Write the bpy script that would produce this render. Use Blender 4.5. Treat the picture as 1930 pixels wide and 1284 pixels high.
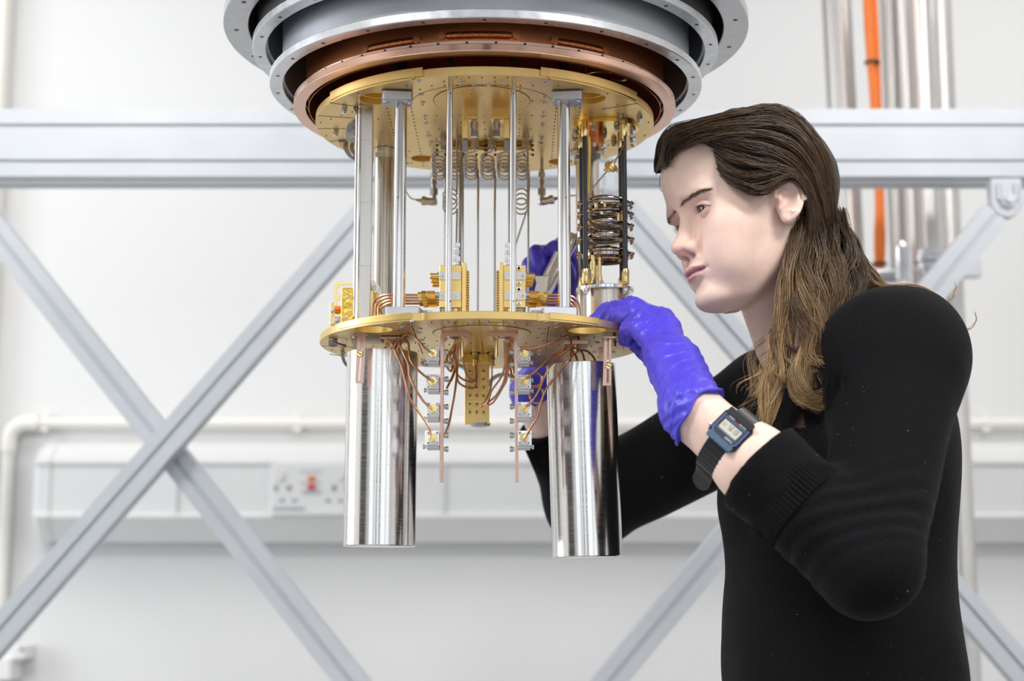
import bpy, math, random
import numpy as np
from mathutils import Vector, Matrix, noise as mnoise
random.seed(7); RNG = np.random.default_rng(7)
for _o in list(bpy.data.objects): bpy.data.objects.remove(_o)
SC = bpy.context.scene; COL = SC.collection
pi = math.pi

# ---------------------------------------------------------------- camera, world, light, exposure
H = 1.15; FPX = 3000.0; PITCH = math.radians(9.0)
cd = bpy.data.cameras.new('camera'); cam = bpy.data.objects.new('camera', cd); COL.objects.link(cam)
cam.location = (0, 0, H); cam.rotation_euler = (pi/2 + PITCH, 0, 0)
cd.sensor_width = 36; cd.lens = 36*FPX/1930; cd.clip_end = 60
cd.dof.use_dof = True; cd.dof.focus_distance = 1.72; cd.dof.aperture_fstop = 4.0
SC.camera = cam
SC.view_settings.view_transform = 'Standard'; SC.view_settings.look = 'None'
SC.view_settings.gamma = 1; SC.view_settings.use_curve_mapping = False
SC.view_settings.exposure = -0.55
W = bpy.data.worlds.new('world'); SC.world = W; W.use_nodes = True
bg = W.node_tree.nodes['Background']; bg.inputs[0].default_value = (0.86, 0.93, 1.0, 1); bg.inputs[1].default_value = 2.5

def arealight(name, loc, rot, sx, sy, power, col=(1, 1, 1)):
    l = bpy.data.lights.new(name, 'AREA'); l.shape = 'RECTANGLE'; l.size = sx; l.size_y = sy
    l.energy = power; l.color = col
    o = bpy.data.objects.new(name, l); o.location = loc; o.rotation_euler = rot; COL.objects.link(o); return o
for i, (x, y) in enumerate([(-1.35, 0.3), (1.35, 0.3), (-1.35, 2.7), (1.35, 2.7)]):
    arealight('ceiling_lamp', (x, y, 3.14), (0, 0, 0), 1.15, 0.55, 90 if y < 1 else 24, (1.0, 0.975, 0.95))
arealight('window_daylight', (-2.93, 2.3, 1.75), (0, -pi/2, 0), 1.5, 1.2, 30, (0.9, 0.95, 1.0))

def P(px, py, Y):
    dx = (px-965)/FPX; v = (642-py)/FPX; c, s = math.cos(PITCH), math.sin(PITCH)
    d = Vector((dx, c - s*v, s + c*v)); return Vector((0, 0, H)) + d*(Y/d.y)
def PL(px, py, z):          # where the ray through a pixel meets the level z
    a = P(px, py, 1.0); d = a - Vector((0, 0, H)); return Vector((0, 0, H)) + d*((z-H)/d.z)
def XZ(px, Y, z):           # point at depth Y and level z in column px
    c, s = math.cos(PITCH), math.sin(PITCH); dep = Y*c + (z-H)*s
    return Vector(((px-965)/FPX*dep, Y, z))

# ---------------------------------------------------------------- materials
def mat(name, col, metal=0.0, rough=0.5, bump=0.0, bscale=200, stretch=(1, 1, 1), vary=0.0, vscale=20, coat=0, sheen=0,
        trans=0, sss=0, attr=None, aniso=0, rvary=0.0, bdist=0.001, spec=None, ior=None, ridge=False):
    m = bpy.data.materials.new(name); m.use_nodes = True; nt = m.node_tree; b = nt.nodes['Principled BSDF']
    b.inputs['Base Color'].default_value = (*col, 1); b.inputs['Metallic'].default_value = metal; b.inputs['Roughness'].default_value = rough
    if coat: b.inputs['Coat Weight'].default_value = coat; b.inputs['Coat Roughness'].default_value = 0.1
    if sheen: b.inputs['Sheen Weight'].default_value = sheen; b.inputs['Sheen Roughness'].default_value = 0.5
    if trans: b.inputs['Transmission Weight'].default_value = trans
    if ior: b.inputs['IOR'].default_value = ior
    if spec is not None: b.inputs['Specular IOR Level'].default_value = spec
    if aniso: b.inputs['Anisotropic'].default_value = aniso
    if sss:
        b.inputs['Subsurface Weight'].default_value = sss; b.inputs['Subsurface Radius'].default_value = (1, 0.35, 0.2)
        b.inputs['Subsurface Scale'].default_value = 0.006
    tc = nt.nodes.new('ShaderNodeTexCoord'); mp = nt.nodes.new('ShaderNodeMapping'); mp.inputs['Scale'].default_value = stretch
    nt.links.new(tc.outputs['Object'], mp.inputs[0])
    src = None
    if attr:
        a = nt.nodes.new('ShaderNodeAttribute'); a.attribute_name = attr; src = a.outputs['Color']
    if vary:
        n = nt.nodes.new('ShaderNodeTexNoise'); n.inputs['Scale'].default_value = vscale; n.inputs['Detail'].default_value = 6
        nt.links.new(mp.outputs[0], n.inputs[0])
        r = nt.nodes.new('ShaderNodeMapRange'); r.inputs[1].default_value = 0.3; r.inputs[2].default_value = 0.7
        r.inputs[3].default_value = 1-vary; r.inputs[4].default_value = 1+vary; nt.links.new(n.outputs[0], r.inputs[0])
        mx = nt.nodes.new('ShaderNodeVectorMath'); mx.operation = 'SCALE'
        if src: nt.links.new(src, mx.inputs[0])
        else: mx.inputs[0].default_value = col
        nt.links.new(r.outputs[0], mx.inputs['Scale']); src = mx.outputs[0]
    if src: nt.links.new(src, b.inputs['Base Color'])
    if rvary:
        n = nt.nodes.new('ShaderNodeTexNoise'); n.inputs['Scale'].default_value = vscale*1.7; n.inputs['Detail'].default_value = 5
        nt.links.new(mp.outputs[0], n.inputs[0])
        r = nt.nodes.new('ShaderNodeMapRange'); r.inputs[1].default_value = 0.3; r.inputs[2].default_value = 0.7
        r.inputs[3].default_value = max(0.02, rough-rvary); r.inputs[4].default_value = rough+rvary
        nt.links.new(n.outputs[0], r.inputs[0]); nt.links.new(r.outputs[0], b.inputs['Roughness'])
    if bump:
        if metal > .5 and bdist == 0.001: bdist = 0.00025
        n = nt.nodes.new('ShaderNodeTexNoise'); n.inputs['Scale'].default_value = bscale; n.inputs['Detail'].default_value = 4
        if ridge: n.noise_type = 'RIDGED_MULTIFRACTAL'; n.inputs['Distortion'].default_value = 1.2; n.inputs['Roughness'].default_value = .45
        nt.links.new(mp.outputs[0], n.inputs[0]); bp = nt.nodes.new('ShaderNodeBump')
        bp.inputs['Strength'].default_value = bump; bp.inputs['Distance'].default_value = bdist
        nt.links.new(n.outputs[0], bp.inputs['Height']); nt.links.new(bp.outputs[0], b.inputs['Normal'])
    return m
M = {}
M['wall'] = mat('white_paint', (0.77, 0.77, 0.765), 0, 0.6, 0.1, 60, vary=0.01, vscale=2)
M['floor'] = mat('grey_vinyl', (0.30, 0.30, 0.31), 0, 0.35, vary=0.12, vscale=8)
M['ceil'] = mat('ceiling_white', (0.82, 0.82, 0.82), 0, 0.8, 0.1, 30)
M['plastic'] = mat('white_plastic', (0.86, 0.86, 0.85), 0, 0.32, vary=0.01)
M['cream'] = mat('cream_plastic', (0.85, 0.83, 0.77), 0, 0.35, vary=0.02)
M['lamp'] = mat('lamp_diffuser', (0.9, 0.9, 0.9), 0, 0.5, vary=0.01)
M['anod'] = mat('anodised_aluminium', (0.63, 0.66, 0.695), 0.2, 0.38, 0.04, 300, (1, 20, 1), vary=0.03, vscale=12)
M['alu'] = mat('machined_aluminium', (0.74, 0.75, 0.77), 0.9, 0.30, 0.06, 500, vary=0.05, vscale=40, rvary=0.06)
M['alu_d'] = mat('dull_aluminium', (0.50, 0.52, 0.55), 0.85, 0.45, 0.05, 300, vary=0.08, vscale=15)
M['alu_f'] = mat('brushed_aluminium', (0.62, 0.62, 0.63), 0.9, 0.33, 0.25, 90, (1, 1, 12), vary=0.06, vscale=60)
M['steel'] = mat('polished_steel', (0.74, 0.72, 0.70), 1, 0.10, 0.03, 500, (1, 1, 0.05), vary=0.03, vscale=30, rvary=0.03)
M['steel_b'] = mat('brushed_steel', (0.80, 0.77, 0.74), 1, 0.17, 0.10, 420, (0.12, 0.12, 2.2), vary=0.04, vscale=200, rvary=0.05)
M['steel_w'] = mat('warm_steel', (0.60, 0.54, 0.46), 1, 0.22, 0.05, 300, (1, 1, 0.1), vary=0.06, vscale=30)
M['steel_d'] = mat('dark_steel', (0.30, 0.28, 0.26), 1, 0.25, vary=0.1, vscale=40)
M['coilst'] = mat('coax_steel', (0.52, 0.48, 0.43), 1, 0.22, 0.04, 500, vary=0.08, vscale=80)
M['nickel'] = mat('dark_nickel_disc', (0.42, 0.36, 0.31), 1, 0.10, vary=0.2, vscale=50)
M['screw'] = mat('screw_steel', (0.62, 0.62, 0.64), 1, 0.25, vary=0.05, vscale=200)
M['black'] = mat('black_rod', (0.05, 0.05, 0.055), 0.3, 0.3, vary=0.1, vscale=60)
M['hole'] = mat('bored_hole', (0.22, 0.13, 0.03), 0.6, 0.5, vary=0.1, vscale=100)
M['holeg'] = mat('bored_steel_hole', (0.06, 0.055, 0.05), 0.4, 0.5, vary=0.1, vscale=100)
M['gold'] = mat('gold_plated_matte', (0.80, 0.56, 0.22), 1, 0.34, 0.10, 900, vary=0.05, vscale=14, rvary=0.05)
M['gold_b'] = mat('gold_plated_bright', (0.95, 0.66, 0.20), 1, 0.20, 0.04, 400, vary=0.06, vscale=30)
M['gold_s'] = mat('gold_plated_bore', (0.95, 0.68, 0.22), 1, 0.5, 0.04, 400, vary=0.06, vscale=30)
M['chan'] = mat('channel_steel', (0.66, 0.62, 0.57), 1, 0.28, 0.06, 300, (1, 1, 0.03), vary=0.05, vscale=120, rvary=0.05)
M['pipe'] = mat('soft_steel_pipe', (0.66, 0.64, 0.62), 0.8, 0.34, vary=0.03, vscale=20)
M['gold_p'] = mat('gold_plated_satin', (0.92, 0.66, 0.25), 1, 0.30, 0.06, 500, vary=0.05, vscale=40)
M['brass'] = mat('brass', (0.86, 0.66, 0.30), 1, 0.2, 0.03, 300, vary=0.06, vscale=50)
M['foil'] = mat('crinkled_gold_foil', (0.95, 0.60, 0.12), 1, 0.22, 0.9, 140, bdist=0.003, vary=0.1, vscale=60)
M['cop'] = mat('matte_copper', (0.70, 0.27, 0.11), 1, 0.36, 0.05, 300, vary=0.06, vscale=10, rvary=0.05)
M['cop_p'] = mat('polished_copper', (0.90, 0.56, 0.42), 1, 0.10, 0.02, 100, vary=0.05, vscale=12)
M['cop_f'] = mat('machined_copper', (0.86, 0.56, 0.44), 1, 0.32, 0.1, 500, vary=0.05, vscale=25)
M['cop_b'] = mat('aged_copper_bracket', (0.70, 0.45, 0.37), 1, 0.30, 0.08, 400, vary=0.1, vscale=30)
M['cop_c'] = mat('copper_coax', (0.66, 0.34, 0.19), 1, 0.24, 0.03, 300, vary=0.12, vscale=80)
M['whitebox'] = mat('white_anodised_box', (0.93, 0.93, 0.94), 0.05, 0.4, 0.05, 400, vary=0.03, vscale=50)
M['greybox'] = mat('grey_nickel_module', (0.62, 0.60, 0.58), 0.8, 0.4, 0.05, 400, vary=0.04, vscale=80)
M['braid'] = mat('woven_grey_loom', (0.50, 0.49, 0.47), 0.6, 0.4, 0.6, 300, vary=0.15, vscale=200)
M['black_in'] = mat('dark_interior', (0.035, 0.03, 0.03), 0.2, 0.5, vary=0.1)
M['orange'] = mat('orange_cable', (0.88, 0.20, 0.02), 0, 0.45, vary=0.05)
M['blackp'] = mat('black_resin', (0.018, 0.018, 0.02), 0, 0.38, 0.05, 300, vary=0.1)
M['navy'] = mat('blue_grey_resin', (0.10, 0.17, 0.26), 0.35, 0.3, vary=0.1, vscale=60)
M['bluel'] = mat('blue_print', (0.10, 0.22, 0.62), 0, 0.3, vary=0.03)
M['redl'] = mat('red_print', (0.6, 0.03, 0.06), 0, 0.4, vary=0.03)
M['ylw'] = mat('yellow_print', (0.75, 0.6, 0.25), 0, 0.4, vary=0.03)
M['lcd'] = mat('lcd_panel', (0.58, 0.57, 0.49), 0, 0.25, vary=0.02)
M['ink'] = mat('dark_print', (0.03, 0.03, 0.035), 0, 0.5, vary=0.05)
M['wht'] = mat('white_print', (0.8, 0.8, 0.8), 0, 0.5, vary=0.02)
M['orangep'] = mat('orange_button', (0.85, 0.22, 0.02), 0, 0.4, vary=0.03)
M['redp'] = mat('red_button', (0.75, 0.05, 0.03), 0, 0.4, vary=0.03)
M['clear'] = mat('clear_tool_handle', (0.75, 0.80, 0.88), 0.6, 0.15, vary=0.05)
M['frame_w'] = mat('window_frame_white', (0.7, 0.7, 0.7), 0, 0.4, vary=0.02)
M['dkcab'] = mat('dark_grey_cabinet', (0.05, 0.05, 0.055), 0.1, 0.4, vary=0.1)

# ---------------------------------------------------------------- mesh builder
ORG = {}
def frame(d):
    d = Vector(d).normalized(); a = Vector((0, 0, 1)) if abs(d.z) < 0.9 else Vector((1, 0, 0))
    u = d.cross(a).normalized(); v = d.cross(u).normalized(); return d, u, v
class MB:
    def __init__(s): s.v = []; s.f = []
    def add(s, vs, fs):
        n = len(s.v); s.v += [tuple(x) for x in vs]; s.f += [tuple(i+n for i in f) for f in fs]; return s
    def box(s, c, size, R=None, taper=1.0, ch=0.0):
        c = Vector(c); hx, hy, hz = [k/2 for k in size]
        if ch:
            # chamfered box: rectangle outline with cut corners, extruded with inset ends
            k = min(ch, hx*0.9, hy*0.9, hz*0.9); vs = []
            def ringv(z, ins):
                a, b = hx-ins, hy-ins
                return [(a-k, -b, z), (a, -b+k, z), (a, b-k, z), (a-k, b, z), (-a+k, b, z), (-a, b-k, z), (-a, -b+k, z), (-a+k, -b, z)]
            rs = [ringv(-hz, k*0.7), ringv(-hz+k*0.7, 0), ringv(hz-k*0.7, 0), ringv(hz, k*0.7)]
            vs = [p for r in rs for p in r]; fs = [tuple(range(7, -1, -1)), tuple(range(24, 32))]
            for i in range(3):
                for j in range(8): fs.append((i*8+j, i*8+(j+1) % 8, (i+1)*8+(j+1) % 8, (i+1)*8+j))
        else:
            vs = [(x*hx*(taper if z > 0 else 1), y*hy*(taper if z > 0 else 1), z*hz) for z in (-1, 1) for y in (-1, 1) for x in (-1, 1)]
            fs = [(0, 2, 3, 1), (4, 5, 7, 6), (0, 1, 5, 4), (2, 6, 7, 3), (0, 4, 6, 2), (1, 3, 7, 5)]
        if R is not None: vs = [R @ Vector(q) for q in vs]
        return s.add([Vector(q)+c for q in vs], fs)
    def rings(s, rings, closed=True, cap0=True, cap1=True):
        n = len(rings[0]); vs = [p for r in rings for p in r]; fs = []
        for i in range(len(rings)-1):
            for j in range(n if closed else n-1):
                a = i*n+j; b = i*n+(j+1) % n; fs.append((a, b, b+n, a+n))
        if cap0: fs.append(tuple(range(n-1, -1, -1)))
        if cap1: k = (len(rings)-1)*n; fs.append(tuple(range(k, k+n)))
        return s.add(vs, fs)
    def cyl(s, p0, p1, r0, r1=None, seg=24, cap=True, rot=0.0):
        p0 = Vector(p0); p1 = Vector(p1); r1 = r0 if r1 is None else r1; d, u, v = frame(p1-p0)
        R = [[p + (u*math.cos(t)+v*math.sin(t))*r for t in [rot+2*pi*k/seg for k in range(seg)]] for p, r in ((p0, r0), (p1, r1))]
        return s.rings(R, True, cap, cap)
    def prof(s, p0, d, prof, seg=24, rot=0.0, cap=True):   # turned solid: prof = [(t along d, radius)]
        p0 = Vector(p0); d, u, v = frame(d)
        R = [[p0+d*t+(u*math.cos(a)+v*math.sin(a))*r for a in [rot+2*pi*k/seg for k in range(seg)]] for t, r in prof]
        return s.rings(R, True, cap, cap)
    def lathe(s, c, prof, seg=96):                          # closed ring profile about vertical axis: prof=[(r,z)]
        c = Vector(c); n = len(prof); vs = []; fs = []
        for k in range(seg):
            a = 2*pi*k/seg
            for r, z in prof: vs.append((c.x+r*math.cos(a), c.y+r*math.sin(a), c.z+z))
        for k in range(seg):
            k2 = (k+1) % seg
            for j in range(n):
                j2 = (j+1) % n; fs.append((k*n+j, k2*n+j, k2*n+j2, k*n+j2))
        return s.add(vs, fs)
    def tube(s, pts, r, seg=8, cap=True, rfun=None):
        pts = [Vector(p) for p in pts]; d, u, v = frame(pts[1]-pts[0]); R = []
        for i, p in enumerate(pts):
            t = (pts[min(i+1, len(pts)-1)]-pts[max(i-1, 0)])
            if t.length < 1e-9: t = d
            t.normalize(); u = (u - t*u.dot(t)); u = u.normalized() if u.length > 1e-6 else frame(t)[1]; v = t.cross(u)
            rr = rfun(i/(len(pts)-1)) if rfun else r
            R.append([p+(u*math.cos(a)+v*math.sin(a))*rr for a in [2*pi*k/seg for k in range(seg)]])
        return s.rings(R, True, cap, cap)
    def sph(s, c, r, seg=16, sc=(1, 1, 1), R=None):
        c = Vector(c); rg = []
        for i in range(1, seg//2):
            t = pi*i/(seg//2); rg.append([(math.sin(t)*math.cos(a)*r*sc[0], math.sin(t)*math.sin(a)*r*sc[1], math.cos(t)*r*sc[2]) for a in [2*pi*k/seg for k in range(seg)]])
        n = len(s.v); rg = [[(R@Vector(p) if R is not None else Vector(p))+c for p in q] for q in rg]
        s.rings(rg, True, False, False); a = len(s.v)
        top = Vector((0, 0, r*sc[2])); 
        if R is not None: top = R@top
        s.v += [tuple(c+top), tuple(c-top)]; L = n+(len(rg)-1)*seg
        for j in range(seg):
            s.f.append((n+(j+1) % seg, n+j, a)); s.f.append((L+j, L+(j+1) % seg, a+1))
        return s
    def extr(s, poly, o, ax, ay, az, length):               # 2-D outline (ax, ay) pushed along az
        o = Vector(o); A = [o+ax*x+ay*y for x, y in poly]; return s.rings([A, [p+az*length for p in A]])
    def build(s, name, m, parent=None, loc=None, smooth=35, bevel=0):
        if parent is not None: org = ORG[parent.name]
        else: org = Vector(loc) if loc is not None else Vector((0, 0, 0))
        me = bpy.data.meshes.new(name); me.from_pydata([(x-org.x, y-org.y, z-org.z) for x, y, z in s.v], [], s.f); me.update()
        if smooth: me.shade_smooth(); me.set_sharp_from_angle(angle=math.radians(smooth))
        o = bpy.data.objects.new(name, me); COL.objects.link(o); me.materials.append(M[m] if isinstance(m, str) else m)
        if parent is not None: o.parent = parent
        else: o.location = org
        ORG[o.name] = org
        if bevel:
            b = o.modifiers.new('bevel', 'BEVEL'); b.width = bevel; b.segments = 2; b.limit_method = 'ANGLE'
        return o
def tag(o, label=None, cat=None, group=None, kind=None):
    if label: o['label'] = label
    if cat: o['category'] = cat
    if group: o['group'] = group
    if kind: o['kind'] = kind
    return o
def thing(name, label, cat, loc, group=None):
    o = bpy.data.objects.new(name, None); o.empty_display_size = 0.02; COL.objects.link(o); o.location = loc; ORG[o.name] = Vector(loc)
    return tag(o, label, cat, group)
def inst(src, name, parent, off):                            # shares mesh data, moved by off
    o = bpy.data.objects.new(name, src.data); COL.objects.link(o); o.parent = parent; o.location = Vector(off); ORG[o.name] = ORG[parent.name]+Vector(off); return o
def wiggle(pts, n=10):                                       # Catmull-Rom through points
    pts = [Vector(p) for p in pts]; q = [pts[0]*2-pts[1]]+pts+[pts[-1]*2-pts[-2]]; out = []
    for i in range(1, len(q)-2):
        for k in range(n):
            t = k/n; a, b, c, d = q[i-1], q[i], q[i+1], q[i+2]
            out.append(0.5*((2*b)+(c-a)*t+(2*a-5*b+4*c-d)*t*t+(3*b-a-3*c+d)*t*t*t))
    out.append(pts[-1]); return out
def plate(name, outlines, z0, th, m, parent, bevel=0.0004, origin=(0, 0)):
    """flat plate from 2-D outlines (first is the rim, the rest are holes), solid from z0 up to z0+th"""
    cu = bpy.data.curves.new(name+'_c', 'CURVE'); cu.dimensions = '2D'; cu.fill_mode = 'BOTH'; cu.extrude = th/2-bevel; cu.bevel_depth = bevel; cu.bevel_resolution = 0
    cu.offset = -bevel
    for ol in outlines:
        sp = cu.splines.new('POLY'); sp.points.add(len(ol)-1); sp.use_cyclic_u = True
        for i, (x, y) in enumerate(ol): sp.points[i].co = (x, y, 0, 1)
    t = bpy.data.objects.new('tmp', cu); COL.objects.link(t); dg = bpy.context.evaluated_depsgraph_get(); dg.update()
    me = bpy.data.meshes.new_from_object(t.evaluated_get(dg)); bpy.data.objects.remove(t)
    org = ORG[parent.name]; me.name = name
    me.transform(Matrix.Translation((-org.x, -org.y, z0+th/2-org.z)))
    me.materials.clear(); me.materials.append(M[m]); me.shade_smooth(); me.set_sharp_from_angle(angle=math.radians(30))
    o = bpy.data.objects.new(name, me); COL.objects.link(o); o.parent = parent; ORG[o.name] = org; return o
def circ2(cx, cy, r, n=48, a0=0, a1=2*pi, end=False):
    return [(cx+r*math.cos(a0+(a1-a0)*k/(n-1 if end else n)), cy+r*math.sin(a0+(a1-a0)*k/(n-1 if end else n))) for k in range(n)]
def slit(p, q, w):
    p = Vector((p[0], p[1])); q = Vector((q[0], q[1])); d = (q-p).normalized(); n = Vector((-d.y, d.x))*w/2
    return [tuple(p-n), tuple(q-n), tuple(q+n), tuple(p+n)]
X = Vector((1, 0, 0)); Yv = Vector((0, 1, 0)); Z = Vector((0, 0, 1))
# ---------------------------------------------------------------- the room
def struct(name, mb, m, **k): return tag(mb.build(name, m, **k), kind='structure')
RX0, RX1, RY0, RY1, RZ = -3.0, 3.0, -2.6, 3.8, 3.2
struct('floor', MB().box((0, 0.6, -0.05), (6.2, 6.6, 0.1)), 'floor')
struct('ceiling', MB().box((0, 0.6, RZ+0.05), (6.2, 6.6, 0.1)), 'ceil')
struct('wall_back', MB().box((0, RY1+0.05, RZ/2), (6.2, 0.1, RZ)), 'wall')
struct('wall_right', MB().box((RX1+0.05, 0.6, RZ/2), (0.1, 6.4, RZ)), 'wall')
w = MB()   # left wall: a tall window beside the frame, added dark double doors beside the camera
w.box((RX0-0.05, -0.5, RZ/2), (0.1, 4.2, RZ)); w.box((RX0-0.05, 3.4, RZ/2), (0.1, 0.8, RZ)); w.box((RX0-0.05, 2.3, 0.45), (0.1, 1.4, 0.9)); w.box((RX0-0.05, 2.3, 2.9), (0.1, 1.4, 0.6))
struct('wall_left', w, 'wall')
for i, (y0, y1) in enumerate(((-1.6, -0.66), (-0.64, 0.3))):
    d = MB(); d.box((RX0+0.025, (y0+y1)/2, 1.05), (0.045, y1-y0, 2.1), ch=0.004); struct('reflection_door_%d' % (i+1), d, 'dkcab')  # unseen doors, added to mirror as a dark band on the left can
w = MB()   # wall behind the camera: piers between tall windows
for x0, x1 in ((-3, -2.7), (-1.55, -1.2), (-0.05, 0.3), (1.45, 1.75), (2.7, 3.0)): w.box(((x0+x1)/2, RY0-0.05, RZ/2), (x1-x0, 0.1, RZ))
w.box((0, RY0-0.05, 0.4), (6, 0.1, 0.8)); w.box((0, RY0-0.05, 2.95), (6, 0.1, 0.5))
struct('wall_front', w, 'wall')
def window(n, x0, x1, y, z0, z1, along='x'):
    fr = MB(); c = (x0+x1)/2
    def bb(a0, a1, b0, b1, t=0.05):
        if along == 'x': fr.box(((a0+a1)/2, y, (b0+b1)/2), (a1-a0, t, b1-b0))
        else: fr.box((y, (a0+a1)/2, (b0+b1)/2), (t, a1-a0, b1-b0))
    bb(x0, x0+0.05, z0, z1); bb(x1-0.05, x1, z0, z1); bb(x0, x1, z0, z0+0.05); bb(x0, x1, z1-0.05, z1); bb(c-0.025, c+0.025, z0, z1)
    struct('window_%d' % n, fr, 'frame_w')
for i, (a, b) in enumerate(((-2.7, -1.55), (-1.2, -0.05), (0.3, 1.45), (1.75, 2.7))): window(i+1, a, b, RY0-0.05, 0.8, 2.7)
window(5, 1.6, 3.0, RX0-0.05, 0.9, 2.6, 'y')
# ceiling luminaires (their light comes from the area lights just under them)
for i, (x, y) in enumerate([(-1.35, 0.3), (1.35, 0.3), (-1.35, 2.7), (1.35, 2.7)]):
    t = thing('ceiling_light', '%s recessed white ceiling light panel, %s' % (('left' if x < 0 else 'right'), ('over the camera' if y < 1 else 'over the aluminium frame')), 'ceiling light', (x, y, RZ), 'ceiling light panels')
    MB().box((x, y, RZ-0.012), (1.2, 0.6, 0.022), ch=0.004).build('lamp_frame', 'frame_w', t)
    MB().box((x, y, RZ-0.030), (1.14, 0.54, 0.012)).build('diffuser', 'lamp', t)
# dark cabinets added out of view so the steel mirrors dark bands
for x, lab in ((-0.62, 'left'), (0.05, 'right')):
    t = thing('reflection_cabinet', 'unseen dark grey cabinet added behind the camera for steel reflections, %s of the pair' % lab, 'cabinet', (x, -2.2, 0), 'cabinets added to darken steel reflections')
    MB().box((x, -2.2, 0.9), (0.3, 0.5, 1.8), ch=0.01).build('body', 'dkcab', t)
    MB().box((x, -1.94, 0.9), (0.26, 0.02, 1.7), ch=0.004).build('reflection_door', 'dkcab', t)

# left trim strip at the picture's left border
a = P(-20, 100, 3.76); b = P(22, 100, 3.76)
struct('trim_1', MB().box(((a.x+b.x)/2-0.02, 3.77, 1.6), (b.x-a.x+0.02, 0.06, 3.2), ch=0.008), 'cream')

# ---------------------------------------------------------------- dado trunking, conduit, socket on the back wall
YW = 3.799
def zz(py, Y): return P(965, py, Y).z
z_t, z_1, z_2, z_b = zz(826, 3.7), zz(872, 3.68), zz(972, 3.68), zz(1022, 3.72)
tk = thing('cable_trunking', 'wide white plastic dado trunking along the back wall', 'trunking', (0, 3.75, z_b))
poly = [(YW, z_t), (YW-0.02, z_t), (YW-0.075, z_t-0.02), (YW-0.11, z_1+0.004), (YW-0.11, z_1-0.002), (YW-0.104, z_1-0.006), (YW-0.104, z_2+0.006), (YW-0.11, z_2+0.002), (YW-0.11, z_2-0.004), (YW-0.06, z_b), (YW, z_b)]
xl = P(80, 900, 3.7).x
MB().extr(poly, (xl, 0, 0), Yv, Z, X, 2.9-xl).build('trunking_body', 'plastic', tk)
xe = P(60, 900, 3.7).x; cy = [(YW+(y-YW)*1.04, zc) for y, zc in poly]
def mixp(s): return [(YW+(y-YW)*s, (z_t+z_b)/2+(zc-(z_t+z_b)/2)*(0.6+0.4*s)) for y, zc in cy]
eb = MB(); eb.rings([[Vector((xx, y, zc)) for y, zc in mixp(s)] for xx, s in ((xl+0.02, 1), (xl-0.006, 1), (xe+0.004, 0.86), (xe, 0.6))])
eb.build('end_cap', 'plastic', tk)
for px in (835, 330):
    q = P(px, 920, 3.68); MB().box((q.x, 3.692, (z_1+z_2)/2), (0.004, 0.008, z_1-z_2-0.01)).build('joint_cover', 'plastic', tk)
# conduit
cz = zz(796, 3.76); cx = P(14, 800, 3.76).x
cn = thing('conduit', 'thin cream plastic conduit running above the trunking and down at the left', 'conduit', (cx, 3.77, 0.6))
MB().tube([(2.9, 3.775, cz), (cx+0.06, 3.775, cz)], 0.0125, 12).build('pipe', 'cream', cn)
MB().tube([(cx, 3.775, cz-0.06), (cx, 3.775, 0.55)], 0.015, 12).build('pipe', 'cream', cn)
MB().tube(wiggle([(cx+0.07, 3.775, cz), (cx+0.03, 3.775, cz-0.003), (cx+0.004, 3.775, cz-0.025), (cx, 3.775, cz-0.07)], 5), 0.019, 12).build('elbow', 'cream', cn)
for px in (83, 560, 1860):
    q = P(px, 796, 3.77); MB().box((q.x, 3.783, cz), (0.02, 0.03, 0.042), ch=0.003).build('clip', 'cream', cn)
# socket outlet with its centre switch
a = P(513, 872, 3.68); b = P(688, 972, 3.68); ys = 3.675
so = thing('socket_outlet', 'white double socket outlet with orange and red buttons set in the trunking', 'socket', ((a.x+b.x)/2, 3.69, b.z))
cx2 = (a.x+b.x)/2; w2 = b.x-a.x; h2 = a.z-b.z; cz2 = (a.z+b.z)/2
MB().box((cx2, ys+0.012, cz2), (w2, 0.024, h2), ch=0.004).build('faceplate', 'plastic', so)
def spt(px, py): q = P(px, py, ys); return q
q = spt(587, 903); MB().box((q.x, ys-0.002, q.z), (0.017, 0.006, 0.012), ch=0.002).build('button', 'orangep', so)
q = spt(587, 918); MB().box((q.x, ys-0.002, q.z), (0.017, 0.006, 0.012), ch=0.002)
MB().box((q.x, ys-0.002, q.z), (0.017, 0.006, 0.012), ch=0.002).build('button', 'redp', so)
for px, py, sx, sz in ((520, 920, .008, .010), (545, 920, .008, .012), (532, 944, .010, .005), (555, 944, .010, .005), (630, 920, .008, .012), (655, 920, .008, .012), (618, 944, .010, .005), (642, 944, .010, .005)):
    q = spt(px, py); MB().box((q.x, ys-0.0005, q.z), (sx, 0.003, sz)).build('pin_hole', 'steel_d', so)
for px in (530, 645):
    q = spt(px, 898); MB().box((q.x, ys-0.002, q.z), (0.014, 0.006, 0.020), ch=0.002).build('switch', 'cream', so)
txt = MB()
for py, x0, x1 in ((889, 566, 608), (911, 566, 578), (911, 596, 606), (925, 568, 608), (930, 572, 604)):
    u, v = spt(x0, py), spt(x1, py); txt.box(((u.x+v.x)/2, ys-0.0006, u.z), (v.x-u.x, 0.002, 0.002))
txt.build('printed_lines', 'alu_d', so)
u, v = spt(514, 959), spt(575, 959); MB().box(((u.x+v.x)/2, ys-0.0006, u.z), (v.x-u.x, 0.002, 0.007)).build('printed_strip', 'alu_d', so)
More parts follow.
